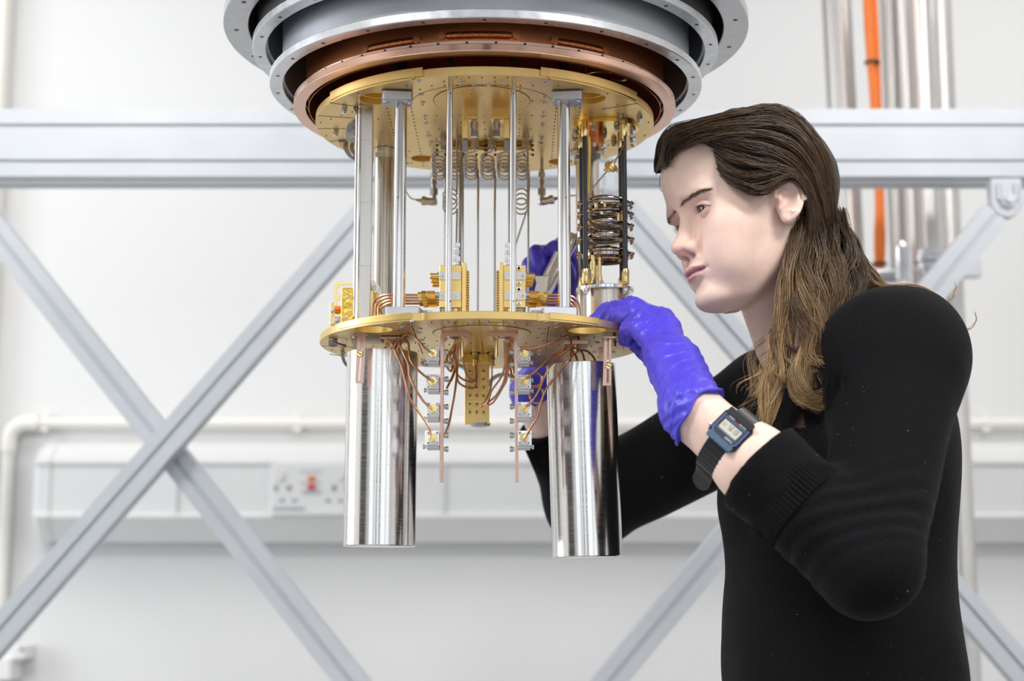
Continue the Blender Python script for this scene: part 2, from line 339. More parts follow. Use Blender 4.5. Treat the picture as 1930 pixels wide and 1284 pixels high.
# small outlet at the lower left corner
a = P(-14, 1216, 3.72); b = P(46, 1216, 3.72)
sb = thing('outlet_box', 'small white wall outlet box low at the left border', 'outlet', (a.x, 3.75, zz(1300, 3.74)))
MB().box(((a.x+b.x)/2, 3.765, zz(1229, 3.74)), (b.x-a.x, 0.07, 0.034), ch=0.004).build('box', 'plastic', sb)
MB().box(((a.x+b.x)/2-0.012, 3.755, zz(1262, 3.72)), ((b.x-a.x)*0.62, 0.09, 0.05), ch=0.004).build('plug', 'plastic', sb)
q = P(41, 1224, 3.73); MB().cyl((q.x, 3.725, q.z), (q.x, 3.735, q.z), 0.004).build('screw', 'steel_d', sb)

# ---------------------------------------------------------------- aluminium extrusion frame
def slotted(w, h, sx, sy, so=0.004, sd=0.006):
    """outline of a w x h profile with T slots at sx on top/bottom faces and sy on the side faces"""
    pts = []
    def face(p0, p1, n, cs):
        L = (p1-p0).length; d = (p1-p0)/L; pts.append(p0)
        for c in cs:
            a = p0+d*(c*L); pts.extend([a-d*so, a-d*so-n*0.0015, a-d*so*1.0-n*0.0015, a-d*so*0.9-n*sd, a+d*so*0.9-n*sd, a+d*so-n*0.0015, a+d*so])
    V2 = lambda x, y: Vector((x, y))
    face(V2(-w/2, -h/2), V2(w/2, -h/2), V2(0, -1), sx); face(V2(w/2, -h/2), V2(w/2, h/2), V2(1, 0), sy)
    face(V2(w/2, h/2), V2(-w/2, h/2), V2(0, 1), sx); face(V2(-w/2, h/2), V2(-w/2, -h/2), V2(-1, 0), sy)
    return [(p.x, p.y) for p in pts]
YB = 2.66
ztop = P(965, 205, YB).z; zbot = P(965, 332, YB).z; bh = ztop-zbot
bm = thing('frame_beam', 'wide horizontal slotted aluminium beam behind the gold assembly', 'beam', (0, YB, zbot))
MB().extr(slotted(0.088, bh, (0.25, 0.75), (0.26, 0.79), 0.0045), (-2.2, YB+0.044, zbot+bh/2), Yv, Z, X, 4.6).build('extrusion', 'anod', bm)
def brace(lab, p, q, Y, wid=0.048, dep=0.045, e0=0, e1=0):
    p = P(*p, Y); q = P(*q, Y); d = (q-p).normalized(); n = Yv; s = d.cross(n).normalized()
    t = thing('diagonal_brace', lab, 'brace', (p+q)/2, 'diagonal aluminium braces')
    o = p-d*e0; L = (q-p).length+e0+e1
    MB().extr(slotted(wid, dep, (0.5,), (0.5,), 0.0045), o+n*dep/2, s, n, d, L).build('extrusion', 'anod', t)
    return t
YR = 2.655
brace('slotted aluminium brace rising to the right at the left side, in front of the other', (0, 1188), (690, 399), YR, e0=0.25, e1=0.055)
brace('slotted aluminium brace falling to the right at the left side, behind the crossing', (0, 449), (660, 1284), YR+0.05, e0=0.06, e1=0.2)
brace('slotted aluminium brace running down behind the face and the back of the sweater', (1176, 392), (1850, 1172), YR+0.02, e1=0.5)
brace('slotted aluminium brace from the right hand bracket down behind the person', (1880, 402), (1150, 1284), YR-0.03, e1=0.2)
def pivot(px, py, lab, Y):
    c = P(px, py, Y); s = 0.026
    t = thing('pivot_bracket', lab, 'bracket', c, 'pivot brackets under the beam')
    ol = [(-s, s*1.25), (s, s*1.25)]+[(s*math.cos(a), s*math.sin(a)-s*0.35) for a in [-pi*k/16 for k in range(17)]]
    MB().extr(ol, c-Yv*0.01, X, Z, Yv, 0.03).build('bracket_body', 'anod', t, bevel=0.0015)
    for sx in (-1, 1): MB().box(c+Vector((sx*s*0.56, -0.0125, s*0.30)), (0.0075, 0.006, 0.030), ch=0.002).build('slot', 'alu_d', t)
    MB().lathe((0, 0, 0), [(0.009, -0.003), (0.014, -0.003), (0.014, 0.003), (0.009, 0.003)], 24)
    b = MB(); b.cyl(c+Vector((0, -0.020, -0.006)), c+Vector((0, -0.008, -0.006)), 0.0125, seg=28); b.build('washer', 'anod', t)
    MB().cyl(c+Vector((0, -0.026, -0.006)), c+Vector((0, -0.018, -0.006)), 0.0075, seg=6).build('bolt', 'alu_d', t)
pivot(1895, 374, 'aluminium pivot bracket with a bolt under the beam at the right edge', YB+0.0)
pivot(1150, 355, 'aluminium pivot bracket with a bolt seen between the steel rods', YB+0.0)
# ---------------------------------------------------------------- pipes and hoses at the right
def vpipe(name, lab, cat, px, Y, r_px, py0, py1, m, grp='vertical pipes behind the beam', corr=False, dx=0):
    a = P(px, py0, Y); r = r_px*Y/FPX; z1 = P(px, py1, Y).z
    t = thing(name, lab, cat, (a.x+dx, Y, z1), grp)
    if corr:
        pr = []; n = int((a.z-z1)/0.0058)
        for k in range(n): pr += [(k*0.0058, r), (k*0.0058+0.0022, r*0.99), (k*0.0058+0.0032, r*0.90), (k*0.0058+0.0050, r*0.90)]
        L = a.z-z1; d = Vector((a.x, Y, a.z))-Vector((a.x+dx, Y, z1)); MB().prof((a.x+dx, Y, z1), d, pr, 28).build('bellows', m, t, smooth=60)
    else:
        MB().cyl((a.x+dx, Y, z1), (a.x, Y, a.z), r, seg=36).build('tube', m, t)
    return t, a, r
vpipe('corrugated_hose', 'corrugated steel vacuum hose beside the orange cable', 'hose', 1573, 3.1, 29, -60, 540, 'pipe', corr=True, dx=0.012)
t, a, r = vpipe('steel_pipe', 'narrow steel pipe just right of the orange cable', 'pipe', 1672, 3.12, 17, -60, 530, 'pipe')
t, a, r = vpipe('steel_pipe', 'middle steel pipe of the three beside the orange cable', 'pipe', 1704, 3.08, 19, -60, 540, 'pipe')
t, a, r = vpipe('steel_pipe', 'widest steel pipe, running down behind the beam to the floor', 'pipe', 1765, 3.2, 25, -60, 1800, 'pipe')
c = P(1838, 505, 3.18); pxx = XZ(0, 3.2, c.z); pxc = a.x
MB().lathe((pxc, 3.2, c.z-0.012), [(r, 0), (r+0.006, 0), (r+0.006, 0.024), (r, 0.024)], 36).build('pipe_clamp', 'alu_d', t)
MB().box((c.x-0.012, 3.185, c.z), (max(0.02, abs(c.x-pxc)), 0.022, 0.040), ch=0.003).build('clamp_bracket', 'anod', t)
t, a, r = vpipe('steel_pipe', 'bright steel pipe ending in a clamped flange above the shoulder', 'pipe', 1733, 3.0, 19, -60, 480, 'pipe')
q = P(1752, 500, 3.0)
for dz, rr, h in ((0.022, 0.030, 0.010), (0.010, 0.033, 0.012), (-0.004, 0.030, 0.012), (-0.03, 0.022, 0.05)):
    MB().cyl((q.x, 3.0, q.z+dz-h/2), (q.x, 3.0, q.z+dz+h/2), rr, seg=32).build('clamp_flange', 'alu', t)
q = P(1700, 495, 2.95); t = thing('vacuum_valve', 'silver cylindrical valve between the orange cable and the bright pipe', 'valve', q)
MB().prof(q-Z*0.035, Z, [(0, 0.012), (0.002, 0.014), (0.064, 0.014), (0.070, 0.010), (0.076, 0.005)], 28).build('valve_body', 'alu', t)
q2 = P(1668, 520, 2.98); MB().cyl(q2-X*0.02, q2+X*0.03, 0.014, seg=20).build('elbow_fitting', 'alu_d', t)
q2 = P(1625, 515, 3.0); MB().cyl(q2-X*0.018, q2+X*0.018, 0.013, seg=20).build('elbow_fitting', 'alu_d', t)
oc = thing('orange_cable', 'orange cable bundle with black ties hanging behind the beam', 'cable', P(1655, 540, 3.0))
MB().tube(wiggle([P(1632, -60, 3.0), P(1637, 60, 3.0), P(1648, 200, 3.0), P(1657, 380, 3.0), P(1655, 460, 3.0), P(1662, 620, 3.0)], 8), 0.0085, 12).build('sheath', 'orange', oc)
MB().tube(wiggle([P(1643, -60, 3.02), P(1650, 60, 3.02), P(1655, 200, 3.02), P(1660, 380, 3.02), P(1662, 460, 3.02), P(1655, 620, 3.02)], 8), 0.0075, 12).build('sheath', 'orange', oc)
for px, py in ((1644, 118), (1657, 498)):
    c = P(px, py, 3.0); MB().cyl(c-Z*0.002, c+Z*0.002, 0.0155, seg=18).build('cable_tie', 'blackp', oc)
# ---------------------------------------------------------------- refrigerator levels
YC = 1.8
ZU, ZL = H+0.5355, H+0.2785          # undersides of the two gold plates
TU, TLo = 0.0095, 0.0082
ZLT = ZL+TLo
CU = XZ(914, YC, ZU); CL = XZ(909, YC, ZL)
RU, RL = 0.1978, 0.1848
SEG = 160
def ringset(name, label, cxp, zb, R, wid, rim, wallR, top, m, mw, nholes, a0=0.0, holer=0.0022, two=False, cap=True, din=0.0):
    c = XZ(cxp, YC, zb); t = thing(name, label, 'radiation shield', c, 'nested shield rings')
    # flange: outer rim, bottom face, inner lip
    MB().lathe(c, [(R, 0.0008), (R-0.0008, 0), (R-wid+0.0008, 0), (R-wid, 0.0008), (R-wid, rim), (R-0.0006, rim), (R, rim-0.0006)], SEG).build('flange', m, t, smooth=30)
    # wall
    MB().lathe(c, [(wallR, rim), (wallR, top), (wallR-0.003, top), (wallR-0.003, rim)], SEG).build('shield_wall', mw, t, smooth=30)
    if cap: MB().cyl(c+Z*top, c+Z*(top+0.006), wallR, seg=SEG).build('top_plate', mw, t)
    if nholes:
        base = None
        for k in range(nholes):
            a = a0+2*pi*k/nholes; off = Vector((math.cos(a)*(R-wid/2+din), math.sin(a)*(R-wid/2+din), 0))
            if base is None:
                b = MB(); b.cyl(c-Z*0.0002, c+Z*0.0012, holer, seg=12); base = b.build('screw_hole', 'holeg', t); base.location = off
            else: inst(base, 'screw_hole', t, off)
    return t, c
tA, cA = ringset('outer_vacuum_flange', 'widest and highest grey aluminium flange ring at the top', 917, H+0.646, 0.3062, 0.029, 0.012, 0.285, 0.30, 'alu_f', 'alu_d', 20, 0.1, 0.0028)
tB, cB = ringset('shield_ring', 'aluminium shield ring just inside the widest flange', 915.5, H+0.619, 0.2715, 0.0155, 0.009, 0.257, 0.25, 'alu', 'alu_d', 24, 0.05)
tC, cC = ringset('shield_ring', 'bright aluminium shield ring right around the copper ring', 916, H+0.5785, 0.2515, 0.0155, 0.0092, 0.2375, 0.20, 'alu', 'alu_d', 24, -pi/2+0.01)
tD, cD = ringset('copper_shield_ring', 'polished copper shield ring hanging lowest around the gold plate', 914, H+0.5535, 0.2222, 0.0135, 0.0080, 0.2085, 0.185, 'cop_p', 'cop', 24, -pi/2+0.02)
MB().lathe(cD, [(0.2222-0.0002, -0.0003), (0.2088, -0.0003), (0.2088, 0.0004), (0.2220, 0.0004)], SEG).build('bottom_face', 'cop_f', tD)
MB().lathe(cD, [(0.2170, 0.008), (0.2170, 0.0125), (0.209, 0.0135), (0.205, 0.0135), (0.205, 0.008)], SEG).build('upper_band', 'cop_f', tD)
MB().lathe(cD, [(0.2052, 0.0), (0.2052, 0.183), (0.2045, 0.183), (0.2045, 0.0)], SEG).build('inner_liner', 'cop', tD)
for k in range(14):
    a = -pi/2+0.14*(k-6.5); p = cD+Vector((math.cos(a)*0.2168, math.sin(a)*0.2168, 0.0103)); n = Vector((math.cos(a), math.sin(a), 0))
    MB().cyl(p, p+n*0.0006, 0.0016, seg=10).build('rim_screw', 'holeg', tD)
# weld beads on the copper wall: short runs of raised ripples
for a0, a1, zc in ((-2.20, -1.90, 0.0195), (-1.77, -1.40, 0.0215), (-1.20, -0.90, 0.0195)):
    n = 74; pts = []
    for k in range(n*4):
        a = a0+(a1-a0)*k/(n*4-1); pts.append(cD+Vector((math.cos(a)*0.2087, math.sin(a)*0.2087, zc)))
    MB().tube(pts, 0.004, 14, rfun=lambda t, n=n: (0.0036+0.0010*abs(math.sin(pi*t*n/2.2)))*min(1, 0.25+8*t, 0.25+8*(1-t))).build('weld_bead', 'cop', tD, smooth=80)
    for s, ae in ((-1, a0), (1, a1)):
        MB().cyl(cD+Vector((math.cos(ae)*0.2085, math.sin(ae)*0.2085, zc)), cD+Vector((math.cos(ae)*0.2125, math.sin(ae)*0.2125, zc)), 0.0042, seg=14).build('weld_end', 'cop', tD)
# inner detail of the grey ring gaps: near-black liner between A and B
MB().lathe(cB, [(0.262, 0.012), (0.268, 0.05), (0.262, 0.12), (0.268, 0.2), (0.2585, 0.2), (0.2585, 0.012)], SEG).build('dark_liner', 'black_in', tB)
for px, py in ((1292, 35), (1262, 100)):
    pass

# ---------------------------------------------------------------- gold plates
def dist2(a, b): return math.hypot(a[0]-b[0], a[1]-b[1])
def goldplate(name, label, c, R, z, th, feats, nm):
    t = thing(name, label, 'plate', (c.x, c.y, z), 'gold plated stages'); return t
def pxy(px, py, z): p = PL(px, py, z); return (p.x, p.y)
tU = thing('upper_gold_plate', 'upper round gold plated stage full of small holes', 'gold plate', (CU.x, CU.y, ZU), 'round gold plated stages')
tL = thing('lower_gold_plate', 'lower round gold plated stage the gloved hand holds', 'gold plate', (CL.x, CL.y, ZL), 'round gold plated stages')
# big through holes
HU = [(*pxy(713, 186.5, ZU), 0.0207), (*pxy(1106, 186, ZU), 0.0207)]
HU += [(*pxy(797, 299, ZU), 0.0150), (*pxy(1056, 305, ZU), 0.0150)]
HLo = [(*pxy(704, 621.5, ZL), 0.0208), (*pxy(1107, 623.5, ZL), 0.0208)]
def slitsU():
    out = []
    for S in (((779.5, 148), (784, 163), (807, 272)), ((1036, 148), (1034.5, 165), (1028, 274))):
        p = [pxy(*q, ZU) for q in S]; out.append([(x-0.00045, y) for x, y in p]+[(x+0.00045, y) for x, y in p[::-1]])
    return out
def rimring(c, R, notches):
    pts = []
    for k in range(240):
        a = 2*pi*k/240; r = R
        for (n0, n1, d) in notches:
            if n0 <= (a if a < pi else a-2*pi) <= n1: r = R-d
        pts.append((c.x+r*math.cos(a), c.y+r*math.sin(a)))
    return pts
def angU(px, py, z, c): p = pxy(px, py, z); return math.atan2(p[1]-c.y, p[0]-c.x)
aL1 = angU(797, 143.5, ZU, CU); aR1 = angU(1020, 141.5, ZU, CU); aL0 = angU(620, 193, ZU, CU); aR0 = angU(1203, 193, ZU, CU)
def sector_holes(c, holes): return [circ2(x, y, r, 40) for x, y, r in holes]
# upper plate: middle panel, outer body with slots, disc
mainU = plate('plate_body', [rimring(CU, RU-0.0012, [(aL1, aR1, -0.0012)])]+sector_holes(CU, HU)+slitsU(), ZU, TU, 'gold', tU)
plate('backing', [circ2(CU.x, CU.y, RU-0.012, 100)]+[circ2(x, y, r+0.001, 30) for x, y, r in HU], ZU+TU+0.0003, 0.002, 'gold', tU, bevel=0.0002)
def arcseg(c, R0, R1, a0, a1, n=60):
    return circ2(c.x, c.y, R1, n, a0, a1, True)+circ2(c.x, c.y, R0, n, a1, a0, True)
# thicker outer lips left and right of the middle panel
for a0, a1 in ((aL0, aL1-0.012), (aR1+0.012, aR0)):
    plate('edge_segment', [arcseg(CU, RU-0.004, RU+0.0006, a0, a1)], ZU+0.0022, TU+0.0002, 'gold', tU, bevel=0.0003)
for x, y, r in HU+[]:
    c = Vector((x, y, ZU)); MB().lathe(c, [(r+0.0002, 0.0002), (r+0.0002, 0.017), (r-0.0008, 0.017), (r-0.0008, 0.0075), (r-0.0001, 0.0070), (r-0.0001, 0.0002)], 64).build('hole_sleeve', 'gold_s', tU); MB().cyl(c+Z*0.0168, c+Z*0.0178, r, seg=48).build('hole_cap', 'gold_s', tU)
# side grooves
for a, b in (((621, 193.5), (690, 203.5)), ((599, 218), (668, 223)), ((600, 242.5), (655, 242.5)), ((621, 267), (643, 264.5)), ((1135, 206), (1201, 195))):
    p, q = pxy(*a, ZU), pxy(*b, ZU); s = slit(p, q, 0.0016)
    MB().rings([[Vector((x, y, ZU-0.0002)) for x, y in s], [Vector((x, y, ZU+0.0005)) for x, y in s]]).build('groove', 'hole', tU)
# inset disc and its ring gap, panel outline
dc = pxy(908, 190, ZU)
MB().lathe(Vector((*dc, ZU)), [(0.0535, -0.0004), (0.0535, 0.0005), (0.0529, 0.0005), (0.0529, -0.0004)], 120).build('ring_groove', 'hole', tU)
MB().cyl((*dc, ZU-0.0006), (*dc, ZU+0.001), 0.0528, seg=120).build('inset_disc', 'gold', tU)
arc = MB(); pc = pxy(909, 196, ZU); ra = 0.078
for a0, a1 in ((pi+0.15, 2*pi-0.15),):
    n = 60; pts = [(pc[0]+ra*math.cos(a0+(a1-a0)*k/n), pc[1]+ra*0.88*math.sin(a0+(a1-a0)*k/n)) for k in range(n+1)]
    for i in range(n):
        s = slit(pts[i], pts[i+1], 0.0006); arc.rings([[Vector((x, y, ZU-0.0002)) for x, y in s], [Vector((x, y, ZU+0.0004)) for x, y in s]])
arc.build('arc_groove', 'hole', tU, smooth=0)
def screws(t, z, lst, r=0.0031, name='countersunk_screw'):
    base = None
    for px, py in lst:
        x, y = pxy(px, py, z)
        if base is None:
            b = MB(); o = Vector((x, y, z)); b.prof(o+Z*0.001, -Z, [(0, r), (0.0016, r), (0.0020, r*0.85), (0.0020, r*0.45), (0.0010, r*0.42)], 18); base = b.build(name, 'screw', t); b0 = (x, y)
            h = MB().cyl(o-Z*0.0011, o-Z*0.0009, r*0.42, seg=6).build('hex_recess', 'holeg', base)
        else:
            o = inst(base, name, t, (x-b0[0], y-b0[1], 0)); inst(h, 'hex_recess', o, (0, 0, 0))
    return base
screws(tU, ZU, [(789, 152), (794, 178.5), (796.5, 193), (801, 219), (803, 232), (808, 256), (811, 268), (871, 153), (945, 153), (1027, 153), (1025, 180), (1024, 193.5), (1022, 220), (1021.5, 233), (1020, 258), (1019.5, 269)])
screws(tU, ZU, [(894, 159.8), (921.5, 159.8)], 0.0026, 'socket_screw')
# countless tiny threaded holes: one joined part per plate
def holes(t, c, R, z, avoid, step, lim=None, r=0.0008):
    b = MB(); n = int(2*R/step)+2
    for i in range(-n, n):
        for j in range(-n, n):
            x, y = c.x+i*step, c.y+j*step
            if math.hypot(x-c.x, y-c.y) > R-0.006: continue
            if any(dist2((x, y), (ax, ay)) < ar+0.004 for ax, ay, ar in avoid): continue
            if lim and not lim(i, j, x-c.x, y-c.y): continue
            b.cyl((x, y, z-0.0007), (x, y, z+0.0003), r, seg=8)
    return tag(b.build('threaded_holes', 'hole', t), kind='stuff')
holes(tU, CU, RU, ZU, HU, 0.0135, lambda i, j, x, y: (abs(x) < 0.05 and j % 2 == 0) or (abs(abs(x)-0.10) < 0.03 and i % 2 == 0) or (i+j) % 4 == 0)

# lower plate
aL1l = angU(790, 602, ZL, CL); aR1l = angU(1020, 602, ZL, CL)
slL = [((775.5, 614), (797, 668)), ((1034.6, 615), (1028, 668))]
plate('plate_body', [rimring(CL, RL-0.0, [(aL1l-0.02, aL1l, 0.0025), (aR1l, aR1l+0.02, 0.0025)])]+sector_holes(CL, HLo)+[slit(pxy(*a, ZL), pxy(*b, ZL), 0.0010) for a, b in slL], ZL, TLo, 'gold', tL)
plate('backing', [circ2(CL.x, CL.y, RL-0.02, 100)]+[circ2(x, y, r+0.001, 30) for x, y, r in HLo], ZLT+0.0001, 0.0012, 'gold', tL, bevel=0.0002)
for a0, a1 in ((angU(630, 624, ZL, CL), angU(766, 603, ZL, CL)), (angU(1040, 604, ZL, CL), angU(1150, 612, ZL, CL))):
    plate('edge_segment', [arcseg(CL, RL-0.004, RL+0.0010, a0, a1)], ZL+0.0022, TLo-0.0012, 'gold_p', tL, bevel=0.0003)
for x, y, r in HLo:
    MB().lathe(Vector((x, y, ZL)), [(r+0.0002, 0.0002), (r+0.0002, TLo+0.001), (r-0.0004, TLo+0.001), (r-0.0004, 0.0002)], 64).build('hole_sleeve', 'gold_s', tL)
dcl = pxy(908, 628, ZL)
MB().lathe(Vector((*dcl, ZL)), [(0.0535, -0.0004), (0.0535, 0.0005), (0.0528, 0.0005), (0.0528, -0.0004)], 120).build('ring_groove', 'hole', tL)
MB().cyl((*dcl, ZL-0.0006), (*dcl, ZL+0.001), 0.0527, seg=120).build('inset_disc', 'gold', tL)
screws(tL, ZL, [(723, 612), (757, 609), (760, 616.5), (778, 606), (788, 619), (790, 627), (795, 641), (797, 648), (857, 604.5), (950, 605), (1030, 606.5), (1050, 610), (1050, 617), (1085, 614), (1024, 619.5), (1024, 627), (1022, 641), (1021, 649), (1020, 661), (1018, 668), (1125, 646), (1160, 645), (1118, 664), (1155, 664)])
u, v = pxy(842, 608.5, ZL), pxy(966, 608.5, ZL); s = slit(u, v, 0.003)
MB().rings([[Vector((x, y, ZL-0.0010)) for x, y in s], [Vector((x, y, ZL+0.0005)) for x, y in s]]).build('key_bar', 'gold_b', tL)
screws(tL, ZL-0.001, [(842, 608.7), (890, 608), (917, 608), (966, 609)], 0.0027, 'socket_screw')
holes(tL, CL, RL, ZL, HLo, 0.0125, lambda i, j, x, y: abs(x) < 0.045 and i % 2 == 0 or (i+2*j) % 5 == 0)
for a, b in (((607, 652), (665, 655)), ((622, 668), (650, 672))):
    s = slit(pxy(*a, ZL), pxy(*b, ZL), 0.0014); MB().rings([[Vector((x, y, ZL-0.0002)) for x, y in s], [Vector((x, y, ZL+0.0005)) for x, y in s]]).build('groove', 'hole', tL)

# ---------------------------------------------------------------- rods between the plates
def hexbolt(mb, p, d, r, h): mb.cyl(p, Vector(p)+Vector(d)*h, r, seg=6)
def bigrod(lab, px, pyu, side):
    p = PL(px, pyu, ZU); r = 12.2*p.y/FPX; x, y = p.x, p.y
    t = thing('support_rod', lab, 'rod', (x, y, ZLT), 'thick steel support rods with clamps')
    MB().cyl((x, y, ZLT+0.004), (x, y, ZU-0.004), r, seg=40).build('rod', 'steel', t)
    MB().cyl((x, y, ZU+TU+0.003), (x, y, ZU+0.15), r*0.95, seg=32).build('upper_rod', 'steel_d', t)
    cl = MB().box((x-side*0.004, y-0.002, ZU-0.006), (0.033, 0.026, 0.0115), R=Matrix.Rotation(0.12*side, 3, 'Z'), ch=0.002).build('clamp_block', 'alu_d', t)
    for sx, sy in ((-0.011, -0.0085), (0.011, -0.0085), (0.011, 0.0085)):
        b = MB(); b.prof((x-side*0.004+sx, y-0.002+sy, ZU-0.0115), -Z, [(0, 0.0034), (0.0018, 0.0034), (0.0018, 0.0018), (0.0006, 0.0016)], 18); b.build('clamp_screw', 'screw', t)
    ft = MB().box((x+side*0.007, y-0.002, ZLT+0.0055), (0.036, 0.030, 0.011), R=Matrix.Rotation(-0.15*side, 3, 'Z'), ch=0.0012).build('foot_block', 'alu_d' if side > 0 else 'alu', t)
    MB().cyl((x-side*(-0.031), y-0.004, ZLT), (x+side*0.031, y-0.004, ZLT+0.0085), 0.0058, seg=6).build('hex_nut', 'screw', t)
    hh = P(px-(6 if side > 0 else -5), 372, y-r); MB().cyl(hh-Yv*0.0002, hh+Yv*0.001, 0.0008, seg=10).build('pin_hole', 'holeg', t)
    return t
bigrod('thick steel support rod at the left front of the plates', 756, 177, 1)
bigrod('thick steel support rod at the right front of the plates', 1062, 177, -1)
def midrod(lab, px, pyu):
    p = PL(px, pyu, ZU); r = 6.2*p.y/FPX; x, y = p.x, p.y
    t = thing('centre_rod', lab, 'rod', (x, y, ZLT), 'thin polished rods at the front')
    MB().cyl((x, y, ZLT), (x, y, ZU), r, seg=32).build('rod', 'steel', t)
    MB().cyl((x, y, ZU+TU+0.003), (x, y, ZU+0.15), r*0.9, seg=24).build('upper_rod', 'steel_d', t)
    for py in (176, 568):
        h = P(px+1, py, y-r); MB().cyl(h-Yv*0.0002, h+Yv*0.001, 0.0008, seg=8).build('pin_hole', 'holeg', t)
midrod('polished thin rod in front of the left gold block', 848, 158)
midrod('polished thin rod in front of the right gold block', 967, 158)
# flat channel at the left
p = PL(690, 200, ZU)
t = thing('channel_bar', 'flat steel channel standing left of the thick left rod', 'bar', (p.x, p.y, ZLT))
MB().extr([(-0.0078, -0.003), (0.0078, -0.003), (0.0078, 0.012), (0.0062, 0.012), (0.0062, -0.001), (-0.0062, -0.001), (-0.0062, 0.012), (-0.0078, 0.012)], (p.x, p.y, ZLT), X, Yv, Z, ZU-ZLT).build('channel', 'chan', t, bevel=0.0004)
MB().box((p.x-0.0062, p.y-0.0045, (ZU+ZLT)/2), (0.003, 0.0035, ZU-ZLT), ch=0.0008).build('edge_strip', 'steel', t)
MB().box((p.x-0.0100, p.y+0.006, (ZU+ZLT)/2), (0.0022, 0.016, ZU-ZLT-0.02), ch=0.0006).build('side_flange', 'steel', t)
for py in (262, 380, 500): 
    q = P(690, py, p.y-0.004); MB().tube([q+Vector((-0.012, 0, 0)), q+Vector((0, -0.0008, 0.0002)), q+Vector((0.011, 0, -0.0004))], 0.00018, 5).build('tie_thread', 'wht', t)
p = P(674.5, 420, 1.83); t = thing('dark_bar', 'narrow dark bar behind the flat channel', 'bar', (p.x, p.y, ZLT))
MB().box((p.x, p.y, (ZU-0.075+ZLT)/2), (0.0035, 0.012, ZU-0.075-ZLT), ch=0.0008).build('bar', 'black', t)
MB().box((p.x, p.y, ZLT+0.004), (0.012, 0.02, 0.008), ch=0.001).build('foot', 'alu_d', t)
# rear tubes
def reartube(lab, px, Y, rpx, flange, pyt):
    q = P(px, 430, Y); r = rpx*Y/FPX; x = q.x; zt = ZU-0.0005
    t = thing('steel_tube', lab, 'tube', (x, Y, ZLT), 'wide steel tubes at the back')
    MB().cyl((x, Y, ZLT), (x, Y, zt-0.005), r, seg=48).build('tube', 'steel_w', t)
    MB().prof((x, Y, zt), -Z, [(0, r*flange), (0.006, r*flange), (0.0065, r*flange*0.97), (0.0065, r*1.02), (0.012, r*1.02)], 48).build('collar', 'alu', t)
    n = 4
    for k in range(n):
        a = pi*0.5+pi*(k+0.5)*2/n; b = MB(); b.cyl((x+r*flange*0.86*math.cos(a), Y+r*flange*0.86*math.sin(a), zt-0.012), (x+r*flange*0.86*math.cos(a), Y+r*flange*0.86*math.sin(a), zt-0.0065), 0.0030, seg=6); b.build('collar_nut', 'screw', t)
reartube('wide steel tube at the back, left of the thick left rod', 723, 1.885, 19.5, 1.05, 272)
reartube('wide steel tube with a bolted collar at the back right', 1108, 1.90, 23, 1.45, 285)

# ---------------------------------------------------------------- coiled coax lines
def sma(mb, p, d, k=1.0):       # a stacked hex + barrel connector along d
    p = Vector(p); d = Vector(d).normalized()
    mb.cyl(p, p+d*0.0045*k, 0.0032*k, seg=14); mb.cyl(p+d*0.0042*k, p+d*0.0095*k, 0.0044*k, seg=6); mb.cyl(p+d*0.0095*k, p+d*0.0125*k, 0.0029*k, seg=12)
    for i in range(4): mb.cyl(p+d*(0.0125+i*0.0014)*k, p+d*(0.0134+i*0.0014)*k, 0.0039*k, seg=16)
    mb.cyl(p+d*0.0125*k, p+d*0.021*k, 0.0030*k, seg=14)
    return p+d*0.021*k
YCO = 1.84
rows = [(826, 262, None), (858, 284, None), (887, 270, None), (919, 270, None), (950, 284, None), (983, 262, None)]
labs = ['leftmost coiled steel coax line, left of the left thin rod', 'coiled steel coax line just right of the left thin rod', 'coiled steel coax line, third from the left', 'coiled steel coax line, third from the right', 'coiled steel coax line just left of the right thin rod', 'rightmost coiled steel coax line, right of the right thin rod']
for k, (px, pyc, _) in enumerate(rows):
    Yk = YCO+(0.012 if k in (1, 4) else 0)
    c0 = P(px, 304, Yk); r = 12.0*Yk/FPX
    t = thing('coiled_coax_line', labs[k], 'coax line', P(px+13, 585, Yk), 'coiled coax lines under the upper plate')
    pts = []; turns = 5; n = 26
    for i in range(turns*n+1):
        a = pi/2+2*pi*i/n*1.0; s = i/(turns*n)
        pts.append(c0+Vector((math.cos(a)*r*1.02, (s-0.5)*0.022+0.0, math.sin(a)*r*0.92-s*0.0160+0.001)))
    e = P(px+14, 330, Yk+0.012); bot = XZ(px+13, Yk, ZLT)
    down = wiggle([pts[-1], Vector((e.x-0.003, e.y-0.002, pts[-1].z+0.0005)), Vector((e.x, e.y, e.z)), Vector((bot.x, Yk, P(px, 420, Yk).z)), Vector((bot.x, Yk, P(px, 500, Yk).z if k in (1,) else ZLT))], 8)
    top = P(px+8, 292, Yk-0.011)
    MB().tube([top+Z*0.012, top+Z*0.004]+pts[:1], 0.0013, 8).build('lead', 'coilst', t)
    MB().tube(pts+down[1:], 0.0013, 8).build('coil', 'coilst', t, smooth=60)
    b = MB(); cz0 = top+Z*0.006; end = sma(b, cz0, Z, 1.15); b.build('connector', 'coilst', t)
    b = MB(); b.cyl(end, (end.x, end.y, ZU), 0.0026, seg=12); b.build('stem', 'brass', t)
